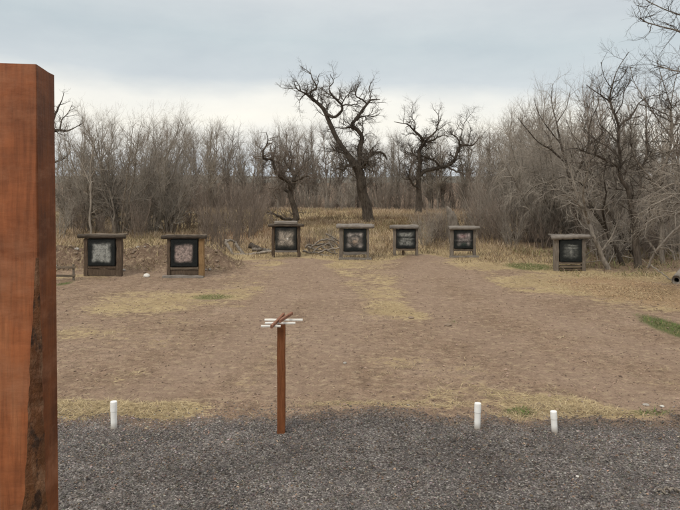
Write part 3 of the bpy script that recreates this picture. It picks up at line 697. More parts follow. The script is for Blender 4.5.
# ------------------------------------------------------------------ white pipe stubs
m, nt, b = new_mat('white_pvc'); tcn = nt.nodes.new('ShaderNodeTexCoord').outputs['Object']
c = mixc(nt, ramp(nt, noise(nt, tcn, 12, 4, .6), [(.45, 0.0), (.8, .5)]), (.78, .78, .76), (.55, .52, .46))
sz_ = nt.nodes.new('ShaderNodeSeparateXYZ'); nt.links.new(tcn, sz_.inputs[0])
dz = math_(nt, 'ADD', sz_.outputs['Z'], math_(nt, 'MULTIPLY', noise(nt, tcn, 25, 4), .05))
c = mixc(nt, ramp(nt, dz, [(.03, .85), (.12, 0.0)]), c, (.2, .16, .12))
nt.links.new(c, b.inputs['Base Color']); b.inputs['Roughness'].default_value = .42; b.inputs['Specular IOR Level'].default_value = .4; M['pvc'] = m
def lathe(name, prof, mat, parent, k=28):
    n = len(prof); a = np.arange(k) / k * 2 * np.pi
    V = np.array([[(r * math.cos(t), r * math.sin(t), z) for t in a] for r, z in prof]).reshape(-1, 3)
    i = np.arange(n - 1)[:, None] * k; j = np.arange(k)[None]; j2 = (j + 1) % k
    Q = np.stack([i + j, i + j2, i + k + j2, i + k + j], -1).reshape(-1, 4)
    me = raw_mesh(name, V, [Q, ((n - 1) * k + np.arange(k))[None]], True); me.set_sharp_from_angle(angle=.5); return mobj(name, me, mat, parent)
for px, y0, y1, lean, lab in ((114.0, 402.6, 430.5, .015, 'white plastic pipe stub at the edge of the yellow straw patch'),
                        (477.3, 405.0, 431.3, -.02, 'white plastic pipe stub left of the small green grass patch, taller of the right pair'),
                        (554.7, 412.6, 434.2, .055, 'short leaning white plastic pipe stub right of the small green grass patch')):
    Y = F * CAMZ / (y1 - .6 - HY); s = Y / F; x = (px - CX) * s; h = (y1 - y0) * s; g0 = float(gravel_z(np.array([x]), np.array([Y]))[0])
    root = tag(empty('pipe_stub', (x, Y, g0 - .01)), lab, 'pipe', 'white pipe stubs along the gravel edge'); root.rotation_euler = (0, -lean, 0)
    r = 3.15 * s; ch = h * .36
    lathe('pipe', [(r * .97, -.08), (r * .97, h - ch * .5)], M['pvc'], root)
    lathe('cap', [(r * .99, h - ch), (r * 1.06, h - ch + .004), (r * 1.06, h - .012), (r * 1.03, h - .004), (r * .95, h)], M['pvc'], root)

# ------------------------------------------------------------------ small things on the ground
def rock(px, py, wpx, lab, mat, hpx=None, group=None, cat='rock', sq=.7):
    x, Y = gpt(px, py); s = Y / F; r = wpx * s / 2; rg = np.random.default_rng(int(px * 31 + py))
    bm = bmesh.new(); bmesh.ops.create_icosphere(bm, subdivisions=3, radius=1)
    ph = rg.uniform(0, 9, 3); sc = np.array([1, rg.uniform(.7, 1.1), sq * rg.uniform(.8, 1.1)])
    for v in bm.verts:
        c = np.array(v.co); d = 1 + .5 * (fbm(np.array([c[0] * 1.3 + ph[0] + c[2]]), np.array([c[1] * 1.3 + ph[1] - c[2]]), 150, 3)[0] - .5)
        v.co = Vector(c * d * sc * r)
    o = bm_obj('rock', bm, mat, None, False); o.location = (x, Y, float(H(x, Y)) + r * sc[2] * .45); o.rotation_euler = (0, 0, rg.uniform(0, 6))
    if Y < 8.2: o.location.z += .03
    return tag(o, lab, cat, group)
def stone_mat(name, c1, c2):
    m, nt, b = new_mat(name); tcn = nt.nodes.new('ShaderNodeTexCoord').outputs['Object']; n1 = noise(nt, tcn, 14, 5, .65)
    nt.links.new(mixc(nt, n1, c1, c2), b.inputs['Base Color']); bump(nt, b, n1, .7, .02); return m
M['rock_pale'] = stone_mat('pale_rock', (.42, .40, .36), (.72, .70, .66)); M['rock_brown'] = stone_mat('brown_rock', (.11, .08, .06), (.3, .23, .17)); M['rock_grey'] = stone_mat('grey_rock', (.2, .18, .16), (.42, .39, .35))
rock(146.5, 276.8, 6.5, 'white rock lying at the foot of the dirt mound between the two left targets', M['rock_pale'])
rock(577.5, 480.5, 3.4, 'small pale stone lying alone on the dark gravel', M['rock_pale'])
rock(646, 405.5, 6, 'grey flat stone on the dirt just past the gravel at right', M['rock_grey'], sq=.45)
rock(662, 407, 5, 'pale pebble beside the grey flat stone past the gravel', M['rock_pale'], sq=.5)
rock(411, 317.5, 6, 'dark brown clod in the straw patch, left of a second clod', M['rock_brown'], sq=.4)
rock(448, 325, 7, 'dark flat clod beside the little green tuft in mid field', M['rock_brown'], sq=.35)
rock(345, 364, 4, 'lone light stone on the bare dirt in mid field', M['rock_grey'])
rg = np.random.default_rng(12)
for k in range(46):                                   # stones and clods over the mound
    px = rg.uniform(62, 236); py = rg.uniform(252, 276) + (6 if px > 210 else 0)
    x, Y = (px - CX) / F * 22.2, 22.9 - 2.1 * rg.random(); o = rock(px, 262, rg.uniform(1.5, 4.2), 'brown or grey stone scattered over the dirt mound', [M['rock_brown'], M['rock_grey'], M['rock_brown']][k % 3], None, 'stones on the dirt mound', 'stone')
    o.location = (x, Y, float(H(x, Y)) + .02)
def branch_obj(name, pts, r0, r1, mat, lab, cat, group=None, n=14, k=8, gnd=None, twigs=False):
    P = resample(np.array(pts), n); base = P[0].copy(); P = P - base; P[1:-1] += np.random.default_rng(int(abs(base[0] * 997))).normal(0, .012, (n - 2, 3))
    o = tube_mesh(name, [(P[None], np.linspace(r0, r1, n)[None], k)], mat, None, .35, int(abs(base[0]) * 10))
    o.location = base; return tag(o, lab, cat, group)
Yp = 26.6
for pts, r0, r1, mt, lab in (
    ([(225.2, 241.5, 0), (229, 247.5, -.1), (233.5, 255.2, -.2)], .07, .05, 'bark_pale', 'pale bare branch sloping down to the right at the left end of the driftwood'),
    ([(225.5, 241.2, 0), (231, 240.2, .1), (235.5, 242.8, .2)], .06, .035, 'bark_pale', 'short pale branch lying across the top of the leaning branch'),
    ([(235, 242.6, .2), (239, 248.5, .1), (244, 254.6, 0)], .06, .07, 'bark_pale', 'pale thick branch sloping into the long log beside the third target'),
    ([(232, 255.4, -.1), (248, 254.8, -.1), (262, 252.6, 0), (272, 251.8, .1)], .075, .055, 'bark_pale', 'long pale log lying flat left of the third target'),
    ([(249.5, 245.2, .5), (256, 247.6, .4), (264.5, 251.2, .3)], .14, .09, 'bark_dark', 'dark hollow log lying behind the long pale log'),
    ([(252, 249.5, .3), (262, 249.5, .3), (270, 250.4, .3)], .09, .06, 'bark_grey', 'grey log lying between the dark log and the third target')):
    P = [at(a, b_, Yp + d_) for a, b_, d_ in pts]; branch_obj('fallen_log', P, r0, r1, M[mt], lab, 'log')
pile = [[(303, 251, 0), (312, 252.8, 0), (322, 252.6, 0)], [(310, 248.4, .1), (316, 243, .1), (321.5, 240.2, .1)], [(321, 240.2, .1), (328, 239.4, .2), (335, 240.8, .2)], [(326, 233.8, .4), (334, 238, .3), (341, 242, .2)],
        [(313, 252, 0), (320, 246.5, .1), (330, 243.2, .2)], [(318, 253, -.1), (328, 249.5, 0), (339, 247.8, .1)], [(322, 247, .1), (330, 252, 0), (338, 253.8, -.1)], [(329, 242, .2), (333, 248, .1), (336, 254.5, 0)],
        [(308, 247, .3), (318, 250, .3), (328, 250.8, .3)], [(315, 245, .3), (324, 244, .3), (336, 246, .3)], [(305, 247.5, .4), (309, 244.5, .4), (313, 245.5, .4)], [(320, 254.6, -.2), (330, 256.6, -.3), (341, 256.4, -.3)],
        [(331, 238, .3), (337, 244, .2), (341, 250, .2)], [(343, 256.6, -.3), (352, 255.2, -.1), (364, 256.4, -.2)]]
for k, p in enumerate(pile):
    P = [at(a, b_, 26.4 + d_) for a, b_, d_ in p]; branch_obj('fallen_branch', P, rng.uniform(.03, .055), rng.uniform(.02, .035), M['bark_pale' if k % 3 else 'bark_grey'], 'pale bare branch in the heap between the third and fourth targets', 'branch', 'branches heaped between the third and fourth targets')
# little rail fence far left
root = tag(empty('rail_fence', (*gpt(73.5, 280.5), 0)), 'low weathered two rail fence half hidden behind the near post', 'fence')
Yr = root.location.y; s = Yr / F; root.location.z = float(H(root.location.x, Yr))
for xx in (0, -1.05):
    bm = bmesh.new(); box_bm(bm, xx, 0, .21, .05, .06, .56, 5, 2, .004, .006, int(40 + xx * 3)); bm_obj('post', bm, M['old_wood'], root)
for zz in (.40, .15):
    bm = bmesh.new(); box_bm(bm, -.55, -.05, zz, 1.25, .03, .07, 6, 0, .004, .006, int(zz * 100)); bm_obj('rail', bm, M['plank'], root)
# stick on the gravel, hollow log at right, thin pole by it
p = [np.array([*gpt(a, b_), .07]) for a, b_ in ((657.5, 497.2), (668, 496.6), (682, 497.2))]
branch_obj('stick', p, .010, .014, M['bark_grey'], 'short grey stick lying on the gravel near the right corner', 'stick')
def hollow_log():
    x, Y = gpt(676.5, 284); s = Y / F; r = 4.6 * s; d = np.array([.55, .83, .02]); P = np.stack([np.array([0, 0, r]) + d * t for t in np.linspace(0, 2.2, 9)])
    P = P[None]; V, q = tubes(P, np.full((1, 9), r), 16); V2, q2 = tubes(P, np.full((1, 9), r * .52), 16)
    ns = 1 + .22 * (fbm(V[:, 0] * 7, V[:, 2] * 7 + V[:, 1], 160)[:, None] - .5); cen = np.repeat(P.reshape(-1, 3), 16, 0)
    V = cen + (V - cen) * ns; j = np.arange(16); cap = np.stack([j, (j + 1) % 16, 144 + (j + 1) % 16, 144 + j], -1)
    o = mobj('hollow_log', raw_mesh('hollow_log', np.concatenate([V, V2]), [np.concatenate([q, q2 + 144, cap])], True), M['bark_pale']); o.location = (x, Y, float(H(x, Y)) - .03)
    tag(o, 'pale hollow log end poking in at the right edge under the branches', 'log')
hollow_log()
branch_obj('leaning_pole', [at(650, 264.5, 20.6), at(660, 272, 20.1), at(672, 281, 19.4)], .022, .016, M['bark_pale'], 'thin pale pole sloping down to the hollow log', 'pole')
# broken snag behind the sixth target
def snag():
    Y = 31.0; x = (451 - CX) / F * Y; g0 = float(H(x, Y)); topz = CAMZ - (205.5 - HY) / F * Y - g0
    P = np.array([[.18, 0, -.1], [.14, 0, topz * .3], [.05, 0, topz * .6], [-.06, 0, topz * .8], [-.2, 0, topz * .99]]); n = 14; P = resample(P, n)
    R = np.interp(np.linspace(0, 1, n), [0, .3, .6, .85, 1], [.36, .26, .2, .11, .015])
    root = tag(empty('broken_snag', (x, Y, g0)), 'pale jagged broken tree snag standing behind the sixth target', 'tree stump')
    tube_mesh('trunk', [(P[None], R[None], 12)], M['bark_pale'], root, 1.3, 5)
    P = resample(np.array([[.1, 0, topz * .4], [.16, .05, topz * .66], [.12, .05, topz * .86]]), 8); tube_mesh('broken_limb', [(P[None], np.linspace(.17, .015, 8)[None], 10)], M['bark_pale'], root, .5, 8)
snag()
#@@PART3
# ------------------------------------------------------------------ trees
def build_tree(name, base, trunk_sets, crown_sets, bark, twig, label, cat, group=None, b=.3):
    root = tag(empty(name, tuple(base)), label, cat, group)
    base = np.array(base)
    tube_mesh('trunk', [(P - base, R, k) for P, R, k in trunk_sets], M[bark], root, b, int(abs(base[0]) * 7))
    if crown_sets: tube_mesh('crown', [(P - base, R, k) for P, R, k in crown_sets], M[twig], root)
    return root
def limb(pts, Y, n=26):
    """pts: (px, py, width px, depth offset) traced on the photograph; gives a limb of real size at distance Y + offset"""
    A = np.array([np.append(at(p[0], p[1], Y + (p[3] if len(p) > 3 else 0)), (p[2] * .76 if p[2] > 8 else p[2] * .67 if p[2] > 2.2 else p[2] * .56) / 2 * Y / F) for p in pts])
    A = resample(A, n); return A[:, :3], np.maximum(A[:, 3], .012)
def gnarl(P, R, amp, seed):
    r = np.random.default_rng(seed); n = len(P); q = r.normal(0, 1, (n, 3)); q = (q + np.roll(q, 1, 0)) / 2; q[0] = 0; q[-1] = 0
    return P + q * amp * np.minimum(R, .2)[:, None], R
def pack(limbs, k=9):
    return (np.stack([l[0] for l in limbs]), np.stack([l[1] for l in limbs]), k)
def twigs(limbset, l1, l2, l3, rt=.0075, up=(.10, .12, .10), wander=.3, t0=.3, ang=(30, 80), limbs_scale=1.0, r1=None):
    P, R, _ = limbset
    A = spawn((P, R), l1[0], (l1[1], l1[2]), .05, r1 or rt * 3.0, ang, 7, wander, up[0], t0, .3, .25)
    B = spawn(A, l2[0], (l2[1], l2[2]), .02, rt * 1.7, (25, 70), 5, wander, up[1], .1, .5)
    D = spawn(B, l3[0], (l3[1], l3[2]), .012, rt, (20, 65), 4, wander, up[2], .08, .55)
    return [(A[0], A[1], 4), (B[0], B[1], 3), (D[0], D[1], 3)]

# --- tallest cottonwood, middle
Y = 48.0
raw = [
 [(369.5, 226, 21), (368, 219, 15), (366, 205, 13.6), (363, 190, 13), (361, 178, 13), (357.5, 168, 12), (352, 160, 9.5), (346.5, 152.7, 7.6), (339, 140, 7), (331, 125.5, 6.6), (326.5, 114, 6.2), (321, 106.5, 5.6), (316, 101.5, 5), (311, 98, 4.2), (305.5, 93.4, 3)],
 [(359, 172, 8), (359.6, 160, 8), (360, 146, 7.4), (362.6, 137, 6.6), (357.5, 130, 6.2), (352, 127, 5.8), (354, 121.5, 5), (360.5, 113, 4.4, .5), (367, 104, 3.6, .8), (371.3, 100, 2.8, 1), (380, 99.5, 1.6, 1.3)],
 [(312, 99, 3.4), (310.5, 92, 3.2), (317, 87.5, 2.6, .3), (313, 80, 2, .5), (310, 73, 1.5, .6), (301, 66.5, 1, .9)],
 [(305.5, 93.4, 3), (299, 90.5, 2.2, -.4), (295.5, 87, 1.4, -.6), (294, 81, .9, -.8)],
 [(306, 94, 2.2), (301.5, 97.5, 1.6, .5), (299, 103, 1, .7)],
 [(326.5, 113.5, 4.8), (331, 116.5, 4.6, -.4), (336, 116, 4.2, -.7), (341, 112, 4, -1), (342, 106, 3.6, -1.1), (337, 100, 3, -1.3), (331.5, 94.5, 2.6, -1.5), (329, 88, 2.1, -1.6), (333.5, 81.6, 1.6, -1.6), (330, 74.5, 1, -1.8)],
 [(341.5, 106.5, 2.6, -1.1), (345.5, 104.6, 2.2, -.8), (350, 105.2, 2, -.5), (356, 104.4, 1.7, 0), (360.5, 106.5, 1.3, .3)],
 [(341.5, 105, 2.2, -1.1), (345, 98, 1.7, -1.4), (350, 92, 1.2, -1.6), (353, 84, .8, -1.8)],
 [(367, 104, 2.8, .8), (362.6, 100, 2.4, .6), (356, 96, 2, .2), (356.5, 90, 1.5, 0), (360.5, 81.6, .9, 0)],
 [(368, 103.5, 2.4, .8), (371, 96, 1.7, 1.2), (369, 88, 1.2, 1.4), (374, 79, .8, 1.5)],
 [(352, 127.5, 2.8), (343, 128, 2.2, -.6), (335.7, 128, 1.5, -.9), (331, 131, .9, -1.2)],
 [(357, 120, 3), (360.5, 117, 2.6, .6), (366, 116, 2.2, 1), (373.5, 116.2, 1.6, 1.4), (380, 113.5, .9, 1.6)],
 [(361, 168, 6), (367, 159, 5, .6), (372, 153.5, 4.5, 1), (380, 152, 4, 1.4), (385, 155.5, 3, 1.6), (387, 160, 1.6, 1.7)],
 [(361, 170, 5.5), (366, 163, 4.5, -.8), (371, 166, 3.5, -1.2), (373, 172, 2, -1.4), (372, 178, 1.2, -1.5)],
 [(357, 168, 5.6), (351.6, 166.3, 4.6, -.6), (346.5, 165, 4, -1), (344, 170, 3.2, -1.2), (338, 168.5, 2.2, -1.4), (333, 171, 1.2, -1.6)],
 [(346, 153, 4), (340, 152, 3, .8), (334, 149.5, 1.8, 1.2), (330, 144, 1, 1.5)]]
LB = pack([gnarl(*limb(p, Y), .28, 5 + i) for i, p in enumerate(raw)], 10)
cr = twigs(LB, (3.4, .7, 2.1), (7, .4, 1.1), (5.6, .25, .6), .0135, (.1, .1, .06), .3, .2)
lo = pack([gnarl(*limb(raw[i], Y), .2, 55) for i in (1, 12, 13, 14, 15)]); lo = (lo[0][:, :13], lo[1][:, :13], 6)
cr += twigs(lo, (6.5, .6, 2.3), (6, .3, 1.0), (4.5, .2, .5), .0115, (-.02, .0, .0), .4, .1)
base = at(369, 224, Y); base[2] = float(H(base[0], Y))
build_tree('cottonwood_tree', base, [LB], cr, 'bark_dark', 'twig_dark', 'tallest bare cottonwood with a thick crooked trunk and open crown behind the fourth target', 'tree')

# --- small gnarled cottonwood behind the third target
Y = 44.0
raw = [
 [(296, 227, 10), (294.5, 219, 9), (292.5, 203, 8), (291.5, 194, 8), (293.5, 184, 6.6), (293.3, 177, 5.5), (289.5, 168, 4.2, .4), (285, 160, 3, .8), (286, 151, 1.8, 1.2)],
 [(291.5, 190, 6.5), (288, 183, 6, -.3), (284, 178, 5.6, -.5), (279, 174.8, 5, -.8), (275, 171, 4, -1), (271.5, 160.5, 4.2, -1.1), (264, 158, 3.8, -1.3), (262.4, 152.5, 3.2, -1.5), (266.6, 146, 2.6, -1.6), (267.8, 139, 1.6, -1.8), (266, 132, .9, -2)],
 [(284, 177.6, 4.6, -.5), (281, 171, 4, -.3), (281.5, 165.5, 3.4, 0), (277, 162, 3, .2), (272, 160, 2.6, .3), (272, 153, 2, .5), (270, 146, 1.2, .6)],
 [(293.5, 180, 4), (298, 172, 3.4, .5), (303, 165, 2.6, 1), (304, 155, 1.8, 1.3), (308, 146, 1, 1.6)],
 [(293, 182, 3.6), (300, 179, 3, -.7), (306, 176, 2, -1.2), (311, 177, 1.1, -1.5)],
 [(293.5, 221, 5, .2), (288, 219.5, 4.4, -.4), (280, 217, 4, -1.2), (272, 213.5, 2.6, -1.8), (266, 212, 1.2, -2.2)],
 [(291.5, 196, 5), (286, 190, 4, .6), (279, 187, 2.8, 1.1), (270, 188, 1.6, 1.6), (264, 193, .9, 1.9)],
 [(289.5, 168, 3, .4), (292, 160, 2.2, .2), (290, 150, 1.5, 0), (293, 140, .8, 0)]]
LB = pack([gnarl(*limb(p, Y), .45, 25 + i) for i, p in enumerate(raw)], 9)
cr = twigs(LB, (6, .6, 2.0), (5.5, .3, 1.0), (4.5, .2, .5), .0115, (.05, .06, .05), .38, .12)
base = at(295, 226, Y); base[2] = float(H(base[0], Y))
build_tree('cottonwood_tree', base, [LB], cr, 'bark_dark', 'twig_red', 'small gnarled bare cottonwood with a shaggy twiggy crown behind the third target', 'tree')

# --- forked cottonwood right of the tallest one
Y = 58.0
raw = [
 [(417.5, 216, 12), (418.3, 209, 9.6), (419.2, 189, 8), (419.4, 172.6, 7.2), (419.4, 161, 6.2), (420.4, 149.5, 5.6), (424, 144, 4.6), (420.8, 137, 3.8, -.4), (414.7, 131.5, 3, -.8), (407.6, 124.2, 2.2, -1.2), (401, 123, 1.5, -1.5), (394, 121.8, .9, -1.8)],
 [(419.4, 176, 6.4), (423, 171.5, 6.2), (429, 169.6, 5.8, .4), (440.6, 167, 5.6, .9), (447, 166, 5.2, 1.1), (452.4, 163, 5, 1.3), (457, 153, 4.8, 1.5), (460.6, 146, 4, 1.7), (466, 144.6, 3.4, 2), (471, 145.4, 3, 2.2), (476, 142, 2.2, 2.4), (480, 135.5, 1.2, 2.6)],
 [(424.5, 143.5, 3.8), (429, 138, 3.2, .3), (433.6, 134, 2.8, .6), (437, 129, 2.2, .8), (438, 122, 1.8, 1), (438.4, 115.5, 1.3, 1.1), (433.5, 109, .8, 1.2)],
 [(426, 142, 3), (433.5, 139.9, 2.5, -.6), (439, 137, 2, -.9), (444.4, 135.2, 1.4, -1.2), (449, 137, .8, -1.5)],
 [(460.6, 146, 3, 1.7), (457, 138, 2.2, 1.2), (452, 134.5, 1.6, .9), (447, 134, .9, .6)],
 [(459.6, 142, 2.4, 1.7), (462, 132, 1.8, 2), (465, 122, 1.3, 2.2), (471, 114, .8, 2.4)],
 [(440.6, 166.6, 3.4, .9), (436, 162, 2.8, .4), (431, 158.6, 2.2, 0), (425, 157, 1.4, -.4)],
 [(419.5, 160, 3), (413, 154, 2.2, .8), (407, 152, 1.5, 1.2), (402, 146, .8, 1.6)],
 [(447, 166.5, 3, 1.1), (455, 171, 2.4, .6), (462, 173, 1.6, .3), (469, 178, .9, 0)],
 [(414.7, 131.5, 2, -.8), (415, 123, 1.5, -.4), (411, 115, 1, -.2), (413, 106, .7, 0)],
 [(419, 190, 4), (412, 183, 3, -.8), (408, 175, 2, -1.2), (404, 163, 1, -1.5)]]
LB = pack([gnarl(*limb(p, Y), .4, 45 + i) for i, p in enumerate(raw)], 9)
cr = twigs(LB, (3.4, .8, 2.6), (6.5, .4, 1.3), (5.2, .3, .7), .0145, (.10, .1, .1), .33, .18)
cr += twigs((LB[0][:2, :16], LB[1][:2, :16], 6), (8, .5, 1.7), (6, .3, .8), (5, .2, .45), .012, (-.03, 0, 0), .4, .35)
base = at(418, 214, Y); base[2] = float(H(base[0], Y))
build_tree('cottonwood_tree', base, [LB], cr, 'bark_dark', 'twig_dark', 'forked dark bare cottonwood with one long limb bending right, standing beyond the fifth target', 'tree')

# --- leaning trees at the right
def traced(raw, Y, name, bark, twig, label, tw, kbase, seed, k=9, extra=None, cat='tree'):
    LB = pack([gnarl(*limb(p, Y), .3, seed + i) for i, p in enumerate(raw)], k)
    cr = twigs(LB, *tw)
    base = at(kbase[0], kbase[1], Y); base[2] = float(H(base[0], Y))
    return build_tree(name, base, [LB], cr + (extra or []), bark, twig, label, cat)
tw_r = ((5, .4, 1.5), (7, .25, .8), (7, .12, .35), .006, (.05, .06, .05), .3, .12)
traced([[(609.5, 275, 9.5), (608, 269, 8), (603, 258, 7.2), (598, 247.6, 6.6), (593, 236, 6), (589, 224, 5.6, .2), (582, 207, 4.8, .5), (576, 190, 3.4, .8), (571, 172, 2.2, 1), (566, 156, 1.2, 1.2)],
        [(589, 224, 4.6, .2), (585, 208, 3.8, -.3), (583, 190, 2.8, -.6), (588, 172, 1.8, -.9), (590, 155, 1, -1)],
        [(584, 211, 3, .5), (574, 200, 2.2, .2), (563, 195, 1.5, -.2), (552, 199, .9, -.5)],
        [(600, 252, 3.4), (611, 238, 2.4, .4), (617, 222, 1.4, .6), (618, 205, .8, .7)]], 21.9, 'leaning_tree', 'bark_grey', 'twig_grey', 'grey bare tree leaning left right beside the seventh target', tw_r, (608, 271), 70)
traced([[(623, 270, 9), (621, 262, 7.6), (616, 250, 6.8), (611, 239, 6.4), (604, 226, 6), (595, 213, 5.4), (590, 203, 4.6), (587, 185, 3.8, .4), (586, 168, 3, .6), (580, 150, 2.2, .9), (572, 134, 1.4, 1.2), (566, 120, .8, 1.4)],
        [(606, 229, 4), (603, 212, 3.2, -.5), (606, 194, 2.4, -.8), (604, 176, 1.6, -1), (607, 158, .9, -1.2)],
        [(588, 190, 3, .4), (576, 180, 2.2, 0), (564, 177, 1.5, -.4), (553, 182, 1, -.7), (545, 192, .7, -1)],
        [(618, 256, 4.2), (628, 243, 3, .5), (631, 226, 2, .8), (628, 210, 1.1, 1)],
        [(594, 212, 3), (583, 203, 2.4, .8), (574, 202, 1.8, 1.4), (562, 208, 1, 1.8)]], 23.2, 'leaning_tree', 'bark_dark', 'twig_grey', 'darker bare tree leaning left, just right of the grey leaning tree', tw_r, (622, 264), 80)
traced([[(637.5, 276, 13), (636.8, 268, 10.2), (637, 255, 9.6), (636.5, 245, 9.4), (634.5, 225, 9), (632, 206, 8.6), (629, 190, 7), (619.5, 178, 5.6), (617.5, 167.5, 4.8), (611, 162.5, 4.2, -.3), (604, 159, 3.8, -.6), (594, 154.5, 3.2, -.9), (586, 152, 2.6, -1.2), (575, 148, 1.6, -1.6), (566, 150, .9, -1.9)],
        [(630, 192, 5.6), (621, 177, 5), (620, 165, 4.6), (620, 153.5, 4.4), (618, 142, 4.2), (618.6, 128, 3.8), (615, 114, 3.4), (610, 101.8, 3, .3), (611.6, 88, 2.3, .5), (617.5, 69.5, 1.5, .7), (629, 52, .8, 1)],
        [(610, 101.8, 2.4, .3), (600.6, 95, 1.9, -.2), (593, 90, 1.4, -.5), (586.5, 85, .9, -.8)],
        [(619, 127, 3.4), (624, 121.5, 3, .4), (629.5, 118, 2.7, .7), (635, 110, 2.4, 1), (639, 103, 2.1, 1.2), (646, 98, 1.6, 1.5), (654, 95, 1, 1.8)],
        [(639, 104, 2, 1.2), (654, 108.5, 1.8, .8), (661, 112, 1.5, .5), (668, 115, 1.3, .3), (680, 119.5, .9, 0)],
        [(632, 205, 5), (640, 190, 4.2, .5), (641, 172, 3.4, .9), (647, 152, 2.5, 1.2), (646, 130, 1.6, 1.5), (652, 112, .9, 1.7)],
        [(636, 240, 4.6), (645, 225, 3.6, -.5), (650, 205, 2.6, -.9), (657, 190, 1.6, -1.2), (664, 182, .9, -1.4)],
        [(617.6, 142, 2.6), (608, 132, 2, .4), (600, 124, 1.5, .8), (596, 110, .9, 1.1)],
        [(620, 158, 2.8), (606, 146, 2.2, .4), (594, 139, 1.5, .8), (584, 128, .9, 1.2)],
        [(611.5, 89, 1.7, .5), (604, 76, 1.2, .2), (601, 62, .7, 0)], [(613, 82, 1.6, .5), (622, 78, 1.2, 0), (628, 66, .7, -.4)],
        [(615, 115, 2), (622, 104, 1.5, -.5), (624, 92, 1.1, -.8), (631, 80, .7, -1)]], 22.3, 'branching_tree', 'bark_dark', 'twig_dark', 'tall dark bare tree with a stout upright trunk and wide spreading limbs at right',
       ((5.2, .4, 1.6), (7, .25, .8), (7, .12, .4), .006, (.08, .1, .1), .28, .2), (637, 271), 90)
traced([[(663, 276, 9), (662.3, 262, 7.4), (661.5, 240, 6.8), (661, 218, 6.2), (658.5, 190, 5.4), (661, 172, 4.6), (667, 158, 4), (670.5, 146, 3.6), (672, 136, 3.4), (671.6, 124, 2.8), (671, 104, 2), (675, 82, 1.2), (679, 66, .7)],
        [(659, 188, 3.6), (652, 170, 2.8, .4), (650, 150, 2, .8), (645, 132, 1.3, 1), (647, 116, .8, 1.2)],
        [(668, 156, 2.6), (678, 140, 2, -.5), (684, 120, 1.3, -.8), (692, 100, .8, -1)],
        [(672, 138, 2.6), (657, 118, 2.2, .3), (644, 98, 1.7, .6), (634, 82, 1.2, .8), (630, 66, .7, .9)], [(671, 106, 1.8), (663, 82, 1.3, -.4), (657, 60, .8, -.6)], [(672, 128, 2.4), (684, 108, 1.8, .5), (688, 84, 1.2, .7), (684, 62, .7, .8)], [(660, 200, 3.2), (650, 178, 2.6, -.4), (636, 160, 2, -.8), (630, 140, 1.3, -1), (634, 120, .8, -1.2)],
        [(671, 122, 1.9), (662, 106, 1.4, .6), (659, 92, 1, .9), (662, 76, .6, 1.1)],
        [(661, 225, 3.4), (670, 205, 2.6, .6), (676, 185, 1.8, 1), (688, 165, 1, 1.4)]], 23.5, 'slender_tree', 'bark_grey', 'twig_dark', 'slim bare tree at the right edge, straight trunk behind the pale drooping branches',
       ((5.5, .4, 1.5), (7, .25, .8), (7, .12, .4), .006, (.08, .1, .1), .28, .15), (663, 271), 110)
traced([[(643, 272, 9.5), (640, 263, 8), (631, 249, 7.2), (622, 236, 6.6), (612, 218, 6), (604, 203, 5), (599, 186, 4, .3), (590, 172, 3, .6), (578, 163, 2, .9), (566, 163, 1, 1.2)],
        [(613, 220, 4.6), (612, 203, 3.6, .4), (616, 186, 2.6, .7), (613, 170, 1.6, .9), (617, 154, .9, 1)], [(624, 239, 4), (612, 232, 3, .6), (600, 231, 2, 1), (588, 237, 1.1, 1.3)], [(602, 196, 3.2), (590, 192, 2.4, .5), (577, 195, 1.5, .9), (566, 203, .8, 1.2)]], 24.4, 'leaning_tree', 'bark_dark', 'twig_grey', 'dark bare tree leaning left from behind the stout upright tree', tw_r, (643, 268), 75)
traced([[(584, 262, 9), (581, 250, 7.6), (578, 225, 6.6), (574, 200, 5.8), (570, 180, 5), (566, 162, 4.2), (560, 142, 3.2, .3), (556, 120, 2.2, .5), (551, 100, 1.3, .7), (553, 84, .7, .9)],
        [(571, 184, 4.2), (580, 166, 3.4, -.4), (588, 146, 2.6, -.7), (590, 124, 1.8, -.9), (598, 104, 1.1, -1.1), (597, 88, .6, -1.2)], [(567, 165, 3.4), (552, 150, 2.8, -.3), (538, 142, 2.2, -.5), (526, 128, 1.5, -.7), (518, 118, .8, -.9)],
        [(561, 144, 2.4, .3), (548, 128, 1.8, .1), (538, 112, 1.2, 0), (534, 98, .7, 0)], [(588, 146, 2.2, -.7), (602, 134, 1.6, -.4), (612, 118, 1, -.2), (611, 104, .6, 0)], [(557, 122, 1.6, .5), (566, 108, 1.2, .8), (570, 92, .7, 1)],
        [(575, 204, 3.6), (560, 190, 2.8, .6), (544, 184, 2, 1), (530, 190, 1.2, 1.3), (520, 202, .7, 1.5)], [(577, 218, 3.4), (592, 200, 2.6, .6), (604, 190, 1.8, 1), (612, 196, 1, 1.3)], [(552, 150, 2, -.3), (548, 136, 1.4, .4), (540, 126, .8, .8)]], 27.0, 'branching_tree', 'bark_dark', 'twig_grey', 'bare tree with arching limbs rising out of the willow thicket above the seventh target', ((4.6, .5, 1.8), (6.5, .3, .9), (6, .15, .45), .007, (.06, .08, .07), .28, .2), (582, 258), 85)
